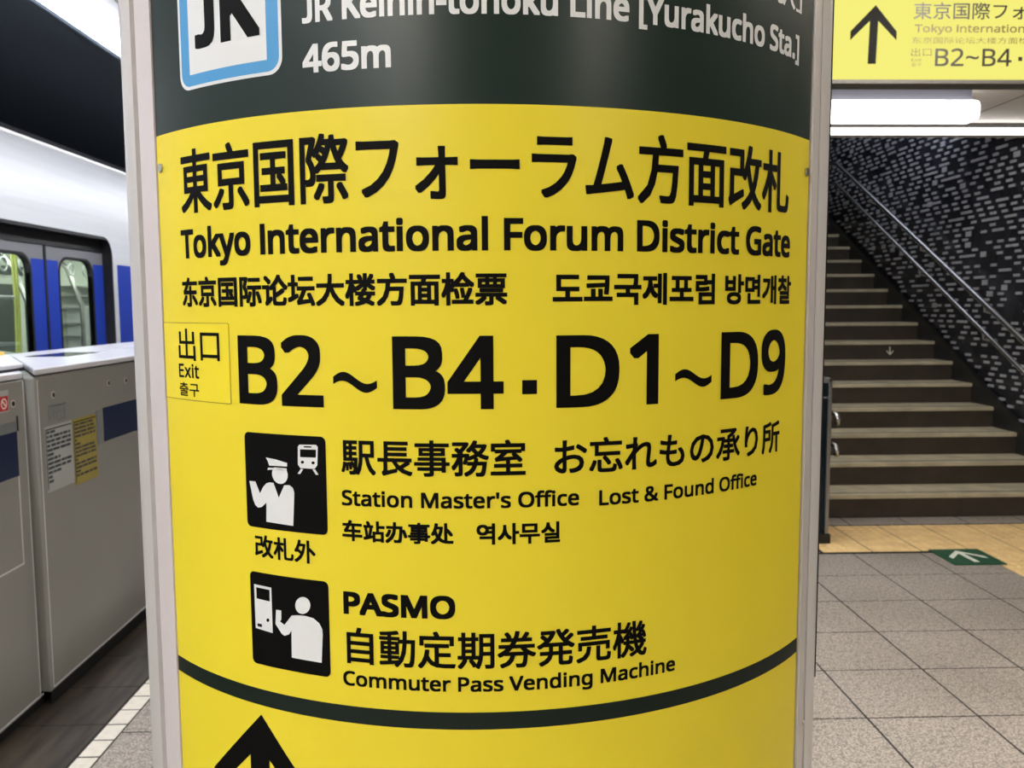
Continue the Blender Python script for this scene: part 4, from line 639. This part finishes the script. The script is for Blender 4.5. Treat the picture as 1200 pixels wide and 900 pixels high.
# notices taped on the barrier
def notice(label, y0, y1, z0, z1, mp, rows, seed):
    t = thing('notice_sheet', label, 'notice', (BX, y0, z0))
    W, Hh = y1-y0, z1-z0
    MB().box(0.0006, 0.0016, 0, W, 0, Hh).build('sheet', mp, t)
    f = MB().box(0.0015, 0.0021, 0.004, W-0.004, Hh-0.014, Hh-0.010).box(0.0015, 0.0021, 0.004, 0.0075, 0.01, Hh-0.01).build('border', M['ink'], t)
    rnd = random.Random(seed); mb = MB()
    for r in range(rows):
        z = Hh-0.028-(Hh-0.045)*r/rows
        y = 0.012
        while y < W-0.02:
            l = min(rnd.uniform(0.012, 0.05), W-0.012-y)
            mb.box(0.0015, 0.0020, y, y+l, z, z+(Hh-0.045)/rows*0.6); y += l+rnd.uniform(0.003, 0.009)
            if rnd.random() < 0.12: break
    tag(mb.build('text_lines', M['paper_ink'], t), kind='stuff')
    return t
notice('white printed notice taped to the cream barrier, left of the yellow one', 3.172, 3.378, 0.795, 1.042, M['paper'], 12, 3)
ny = notice('yellow printed notice taped to the cream barrier beside the white notice', 3.388, 3.585, 0.778, 1.042, M['paper_yellow'], 14, 5)

# ================================================================ INFORMATION PILLAR
R, XC, YC = 0.4318, -0.0042, 1.1518
ip = thing('information_pillar', 'curved yellow station direction sign on a pillar with dark green header', 'sign pillar', (XC, YC, 0))
def cyl(u, z, l=0.0, r=R):
    t = u/R; rr = r + l
    return (rr*math.sin(t), -rr*math.cos(t), z)
def arc_slab(name, u0, u1, z0, z1, r0, r1, m, parent, seg=None, smooth=True):
    seg = seg or max(2, int((u1-u0)/0.004))
    mb = MB(); V = []
    for k in range(seg+1):
        u = u0+(u1-u0)*k/seg
        V.append([mb.b.verts.new(cyl(u, z, 0, r)) for z, r in ((z0, r1), (z1, r1), (z1, r0), (z0, r0))])
    for a, c in zip(V, V[1:]):
        for i in range(4):
            j = (i+1) % 4
            f = mb.b.faces.new((a[i], c[i], c[j], a[j])); f.smooth = smooth and i == 0
    mb.b.faces.new(V[0]); mb.b.faces.new(V[-1][::-1])
    for e in mb.b.edges:
        if len(e.link_faces) == 2 and not (e.link_faces[0].smooth and e.link_faces[1].smooth): e.smooth = False
    o = mb.build(name, m, parent)
    return o
# column body
arc = [cyl(-0.45+0.90*k/40, 0, 0, R-0.010)[:2] for k in range(41)]
xb = arc[-1][0]
back = [(xb, 0.10), (xb-0.05, 0.22), (xb-0.16, 0.30), (-xb+0.16, 0.30), (-xb+0.05, 0.22), (-xb, 0.10)]
MB().prism(arc+back, 0.0, CEIL-0.001).build('column_body', M['alu_pale'], ip)
arc_slab('yellow_panel', -0.3548, 0.3795, 0.55, 1.6455, R-0.006, R, M['yellow'], ip)
arc_slab('green_header', -0.3548, 0.3795, 1.6457, 2.30, R-0.006, R, M['green'], ip)
arc_slab('upper_panel', -0.3548, 0.3795, 2.302, CEIL-0.003, R-0.006, R-0.001, M['alu_pale'], ip)
arc_slab('base_panel', -0.3548, 0.3795, 0.002, 0.548, R-0.006, R-0.001, M['alu_pale'], ip)
arc_slab('green_stripe', -0.3546, 0.3793, 1.1092, 1.1248, R-0.001, R+0.0003, M['stripe'], ip)
Z0, Z1 = 0.003, CEIL-0.004
# left edge: pale strip, groove, rounded rim
arc_slab('edge_frame', -0.3975, -0.3558, Z0, Z1, R-0.008, R+0.0015, M['alu_pale'], ip)
arc_slab('groove', -0.412, -0.398, Z0, Z1, R-0.010, R-0.004, M['alu'], ip)
def rim(u0, u1, m):
    c = [cyl(u0+(u1-u0)*k/6, 0, 0.002+0.006*math.sin(PI*k/6))[:2] for k in range(7)]
    i = [cyl(u, 0, -0.012)[:2] for u in (u1, u0)]
    o = MB().prism(c+i, Z0, Z1).build('rim', m, ip)
rim(-0.4475, -0.4125, M['alu'])
# right edge: dark joint, bright strip, rim
arc_slab('groove', 0.3797, 0.3850, Z0, Z1, R-0.010, R-0.003, M['gasket'], ip)
arc_slab('edge_frame', 0.3852, 0.4055, Z0, Z1, R-0.008, R+0.0015, M['alu'], ip)
arc_slab('groove', 0.4056, 0.4098, Z0, Z1, R-0.010, R-0.003, M['gasket'], ip)
rim(0.4100, 0.4325, M['alu'])
# side plate standing off the right side
MB().box(0.335, 0.3755, -0.222, -0.195, 1.056, 2.5).build('side_gasket', M['gasket'], ip)
MB().box(0.3758, 0.3798, -0.212, -0.05, 1.056, 2.5).build('side_plate', M['alu'], ip, 0.001, 1)
def screw(u, z, r=0.0042, lift=0.0):
    p = Vector(cyl(u, z, lift)); n = Vector((p.x, p.y, 0)).normalized()
    MB().tube([p - n*0.001, p + n*0.0012, p + n*0.002], r, 12).build('screw', M['steel'], ip)
screw(-0.3464, 1.6147); screw(0.3725, 1.6131)
screw(-0.3988, 1.3916, 0.0035, -0.001); screw(0.405, 1.02, 0.0025, 0.001)
CUT = 0.006
ON = lambda lift: (lambda u, z, l: cyl(u, z, lift+l))
def word(s, u0, u1, z0, z1, m='ink', bold=0.0006, latin=False, lift=0.0004):
    me = latin_mesh(s) if latin else cjk_mesh(s)
    return decal('lettering', me, ON(lift), M[m], ip, bold, CUT, (u0, u1, z0, z1), latin)
word('東京国際フォーラム方面改札', -0.3087, 0.3313, 1.5672, 1.6264, bold=0.0010)
word('Tokyo International Forum District Gate', -0.3124, 0.3366, 1.5262, 1.5530, bold=0.0011, latin=True)
word('东京国际论坛大楼方面检票', -0.3135, 0.0210, 1.4805, 1.5085, bold=0.0008)
word('도쿄국제포럼 방면개찰', 0.0596, 0.3409, 1.4802, 1.5082, bold=0.0009)
# taped-on exit plate
px = arc_slab('exit_plate', -0.3548, -0.2446, 1.3915, 1.4655, R-0.001, R+0.0005, M['yellow_plate'], ip)
MB2 = decal('plate_edge', fill2d([rrect(-0.3546, -0.2444, 1.3912, 1.4658, 0.001, 1), rrect(-0.3542, -0.2450, 1.3918, 1.4652, 0.001, 1)]), ON(0.00058), mat('plate_edge_ochre', (150, 128, 40), 0.6), px, 0, CUT)  # thin darker outline round the exit plate
word('出口', -0.3241, -0.2576, 1.4296, 1.4601, bold=0.0003, lift=0.0008)
word('Exit', -0.3250, -0.2896, 1.4130, 1.4261, bold=0.0003, latin=True, lift=0.0008)
word('출구', -0.3253, -0.2905, 1.3950, 1.4083, bold=0.0002, lift=0.0008)
def big(s, u0, u1):
    word(s, u0, u1, 1.3928, 1.4548, bold=0.0020, latin=True)
big('B2', -0.2335, -0.1411); big('B4', -0.0772, 0.0175); big('D1', 0.0627, 0.1584); big('D9', 0.2297, 0.3321)
def tilde(u0, u1, z0, z1, th=0.0085):
    n = 20; top, bot = [], []
    for k in range(n+1):
        t = k/n; u = u0+(u1-u0)*t
        zc = (z0+z1)/2 + (z1-z0-th)/2*math.sin(2*PI*(t*0.92+0.04))*1.25
        top.append((u, zc+th/2*(0.75+0.25*math.sin(PI*t)))); bot.append((u, zc-th/2*(0.75+0.25*math.sin(PI*t))))
    decal('lettering', fill2d([top+bot[::-1]]), ON(0.0004), M['ink'], ip, 0, CUT)
tilde(-0.1316, -0.0912, 1.4070, 1.4236); tilde(0.1761, 0.2180, 1.4062, 1.4220)
decal('lettering', fill2d([rrect(0.0332, 0.0460, 1.4052, 1.4172, 0.0002, 1)]), ON(0.0004), M['ink'], ip, 0, CUT)
word('駅長事務室', -0.1257, 0.0360, 1.3346, 1.3665, bold=0.0006)
word('お忘れもの承り所', 0.0608, 0.3238, 1.3340, 1.3660, bold=0.0006)
word("Station Master's Office", -0.1260, 0.0831, 1.3072, 1.3208, bold=0.0005, latin=True)
word('Lost & Found Office', 0.1015, 0.2843, 1.3055, 1.3191, bold=0.0005, latin=True)
word('车站办事处', -0.1263, -0.0263, 1.2755, 1.2944, bold=0.0006)
word('역사무실', -0.0067, 0.0660, 1.2752, 1.2939, bold=0.0006)
word('改札外', -0.2206, -0.1533, 1.2516, 1.2728, bold=0.0005)
word('PASMO', -0.1269, -0.0257, 1.2094, 1.2299, bold=0.0012, latin=True)
word('自動定期券発売機', -0.1246, 0.1490, 1.1643, 1.1980, bold=0.0006)
word('Commuter Pass Vending Machine', -0.1287, 0.1799, 1.1439, 1.1572, bold=0.0005, latin=True)
word('JR Keihin-tohoku Line [Yurakucho Sta.]', -0.1525, 0.3462, 1.7170, 1.7405, 'white_print', 0.0009, True)
word('465m', -0.1531, -0.0738, 1.6762, 1.6995, 'white_print', 0.0010, True)
word('JR京浜東北線［有楽町駅］', -0.1525, 0.3500, 1.7570, 1.7950, 'white_print', 0.0005)
# line badge
decal('line_badge', fill2d([rrect(-0.3022, -0.1731, 1.6785, 1.8080, 0.014)]), ON(0.0003), M['white_print'], ip, 0, CUT)
decal('line_badge', fill2d([rrect(-0.2990, -0.1763, 1.6815, 1.8050, 0.012)]), ON(0.0004), M['blue_print'], ip, 0, CUT)
decal('line_badge', fill2d([rrect(-0.2861, -0.1890, 1.6914, 1.7950, 0.0006, 1)]), ON(0.0005), M['white_print'], ip, 0, CUT)
word('JK', -0.2765, -0.1955, 1.7128, 1.7720, bold=0.0028, latin=True, lift=0.0006)
# pictogram plates
def picto(u0, u1, z0, z1, shapes):
    p = decal('pictogram_plate', fill2d([rrect(u0, u1, z0, z1, 0.005)]), ON(0.0004), M['ink'], ip, 0, CUT)
    for nm, m, loops, k in shapes:
        decal(nm, fill2d([[(u0+(u1-u0)*x, z1-(z1-z0)*y) for x, y in L] for L in loops]), ON(0.0005+0.0001*k), M[m], p, 0, CUT)
def nA(*P):
    out = []
    for x, y in P:
        a = (x-73-17*min(1, max(0, (y-68)/500.0)))/414.0
        out.append((a, (y-68-34*a)/500.0))
    return out
def cr(cx, cy, r, n=20, clip=None):
    P = []
    for k in range(n):
        y = cy+r*math.sin(2*PI*k/n); x = cx+r*math.cos(2*PI*k/n)
        if clip is not None: y = max(y, clip)
        P.append((x, y))
    return P
picto(-0.2290, -0.1405, 1.2793, 1.3670, [
    ('figure_cap', 'white_print', [nA((195, 203), (250, 214), (306, 232), (306, 250), (213, 245), (205, 222))], 0),
    ('figure_cap', 'white_print', [nA((207, 256), (304, 259), (304, 272), (222, 266), (204, 268))], 0),
    ('figure_head', 'white_print', [cr(0.455, 0.415, 0.098, 24, 0.345)], 0),
    ('figure_body', 'white_print', [nA((236, 335), (264, 412), (292, 347), (318, 346), (336, 360), (343, 385), (339, 557), (198, 540), (198, 440), (172, 464), (152, 468), (136, 454), (124, 425), (102, 328), (137, 330), (163, 392), (180, 358), (198, 338), (215, 333))], 0),
    ('train_symbol', 'white_print', [nA((366, 138), (445, 141), (454, 152), (453, 245), (440, 263), (372, 258), (360, 240), (359, 150)),
                                     nA((388, 146), (424, 148), (424, 155), (388, 153)), nA((370, 162), (446, 166), (446, 206), (370, 202)),
                                     nA(*[(382+8*math.cos(t*PI/5), 228+8*math.sin(t*PI/5)) for t in range(10)]),
                                     nA(*[(433+8*math.cos(t*PI/5), 232+8*math.sin(t*PI/5)) for t in range(10)])], 0),
    ('train_symbol', 'white_print', [nA((374, 262), (386, 263), (372, 288), (359, 287))], 0),
    ('train_symbol', 'white_print', [nA((430, 265), (443, 265), (459, 293), (447, 293))], 0)])
def nB(*P):
    out = []
    for x, y in P:
        a = (x-75-18*min(1, max(0, (y-52)/690.0)))/583.0
        out.append((a, (y-52-95*a)/702.0))
    return out
picto(-0.2280, -0.1412, 1.1491, 1.2371, [
    ('machine_symbol', 'white_print', [nB((110, 153), (250, 180), (259, 522), (121, 487)), nB((128, 177), (236, 197), (237, 284), (131, 262)),
                                       nB(*[(221+12*math.cos(t*PI/6), 425+14*math.sin(t*PI/6)) for t in range(12)]),
                                       nB((135, 451), (173, 457), (173, 480), (137, 474))], 0),
    ('figure_head', 'white_print', [nB(*[(484+54*math.cos(t*PI/12), 314+63*math.sin(t*PI/12)) for t in range(24)])], 0),
    ('figure_body', 'white_print', [nB((405, 387), (450, 386), (505, 392), (560, 410), (600, 448), (620, 490), (624, 530), (617, 740), (404, 702), (402, 500), (385, 528), (350, 541), (328, 524), (281, 452), (286, 345), (326, 350), (326, 420), (316, 432), (350, 458))], 0)])
# arrow below the stripe
decal('arrow', fill2d([arrow_up(-0.2221, 1.1000, 0.0665)]), ON(0.0004), M['ink'], ip, 0, CUT)
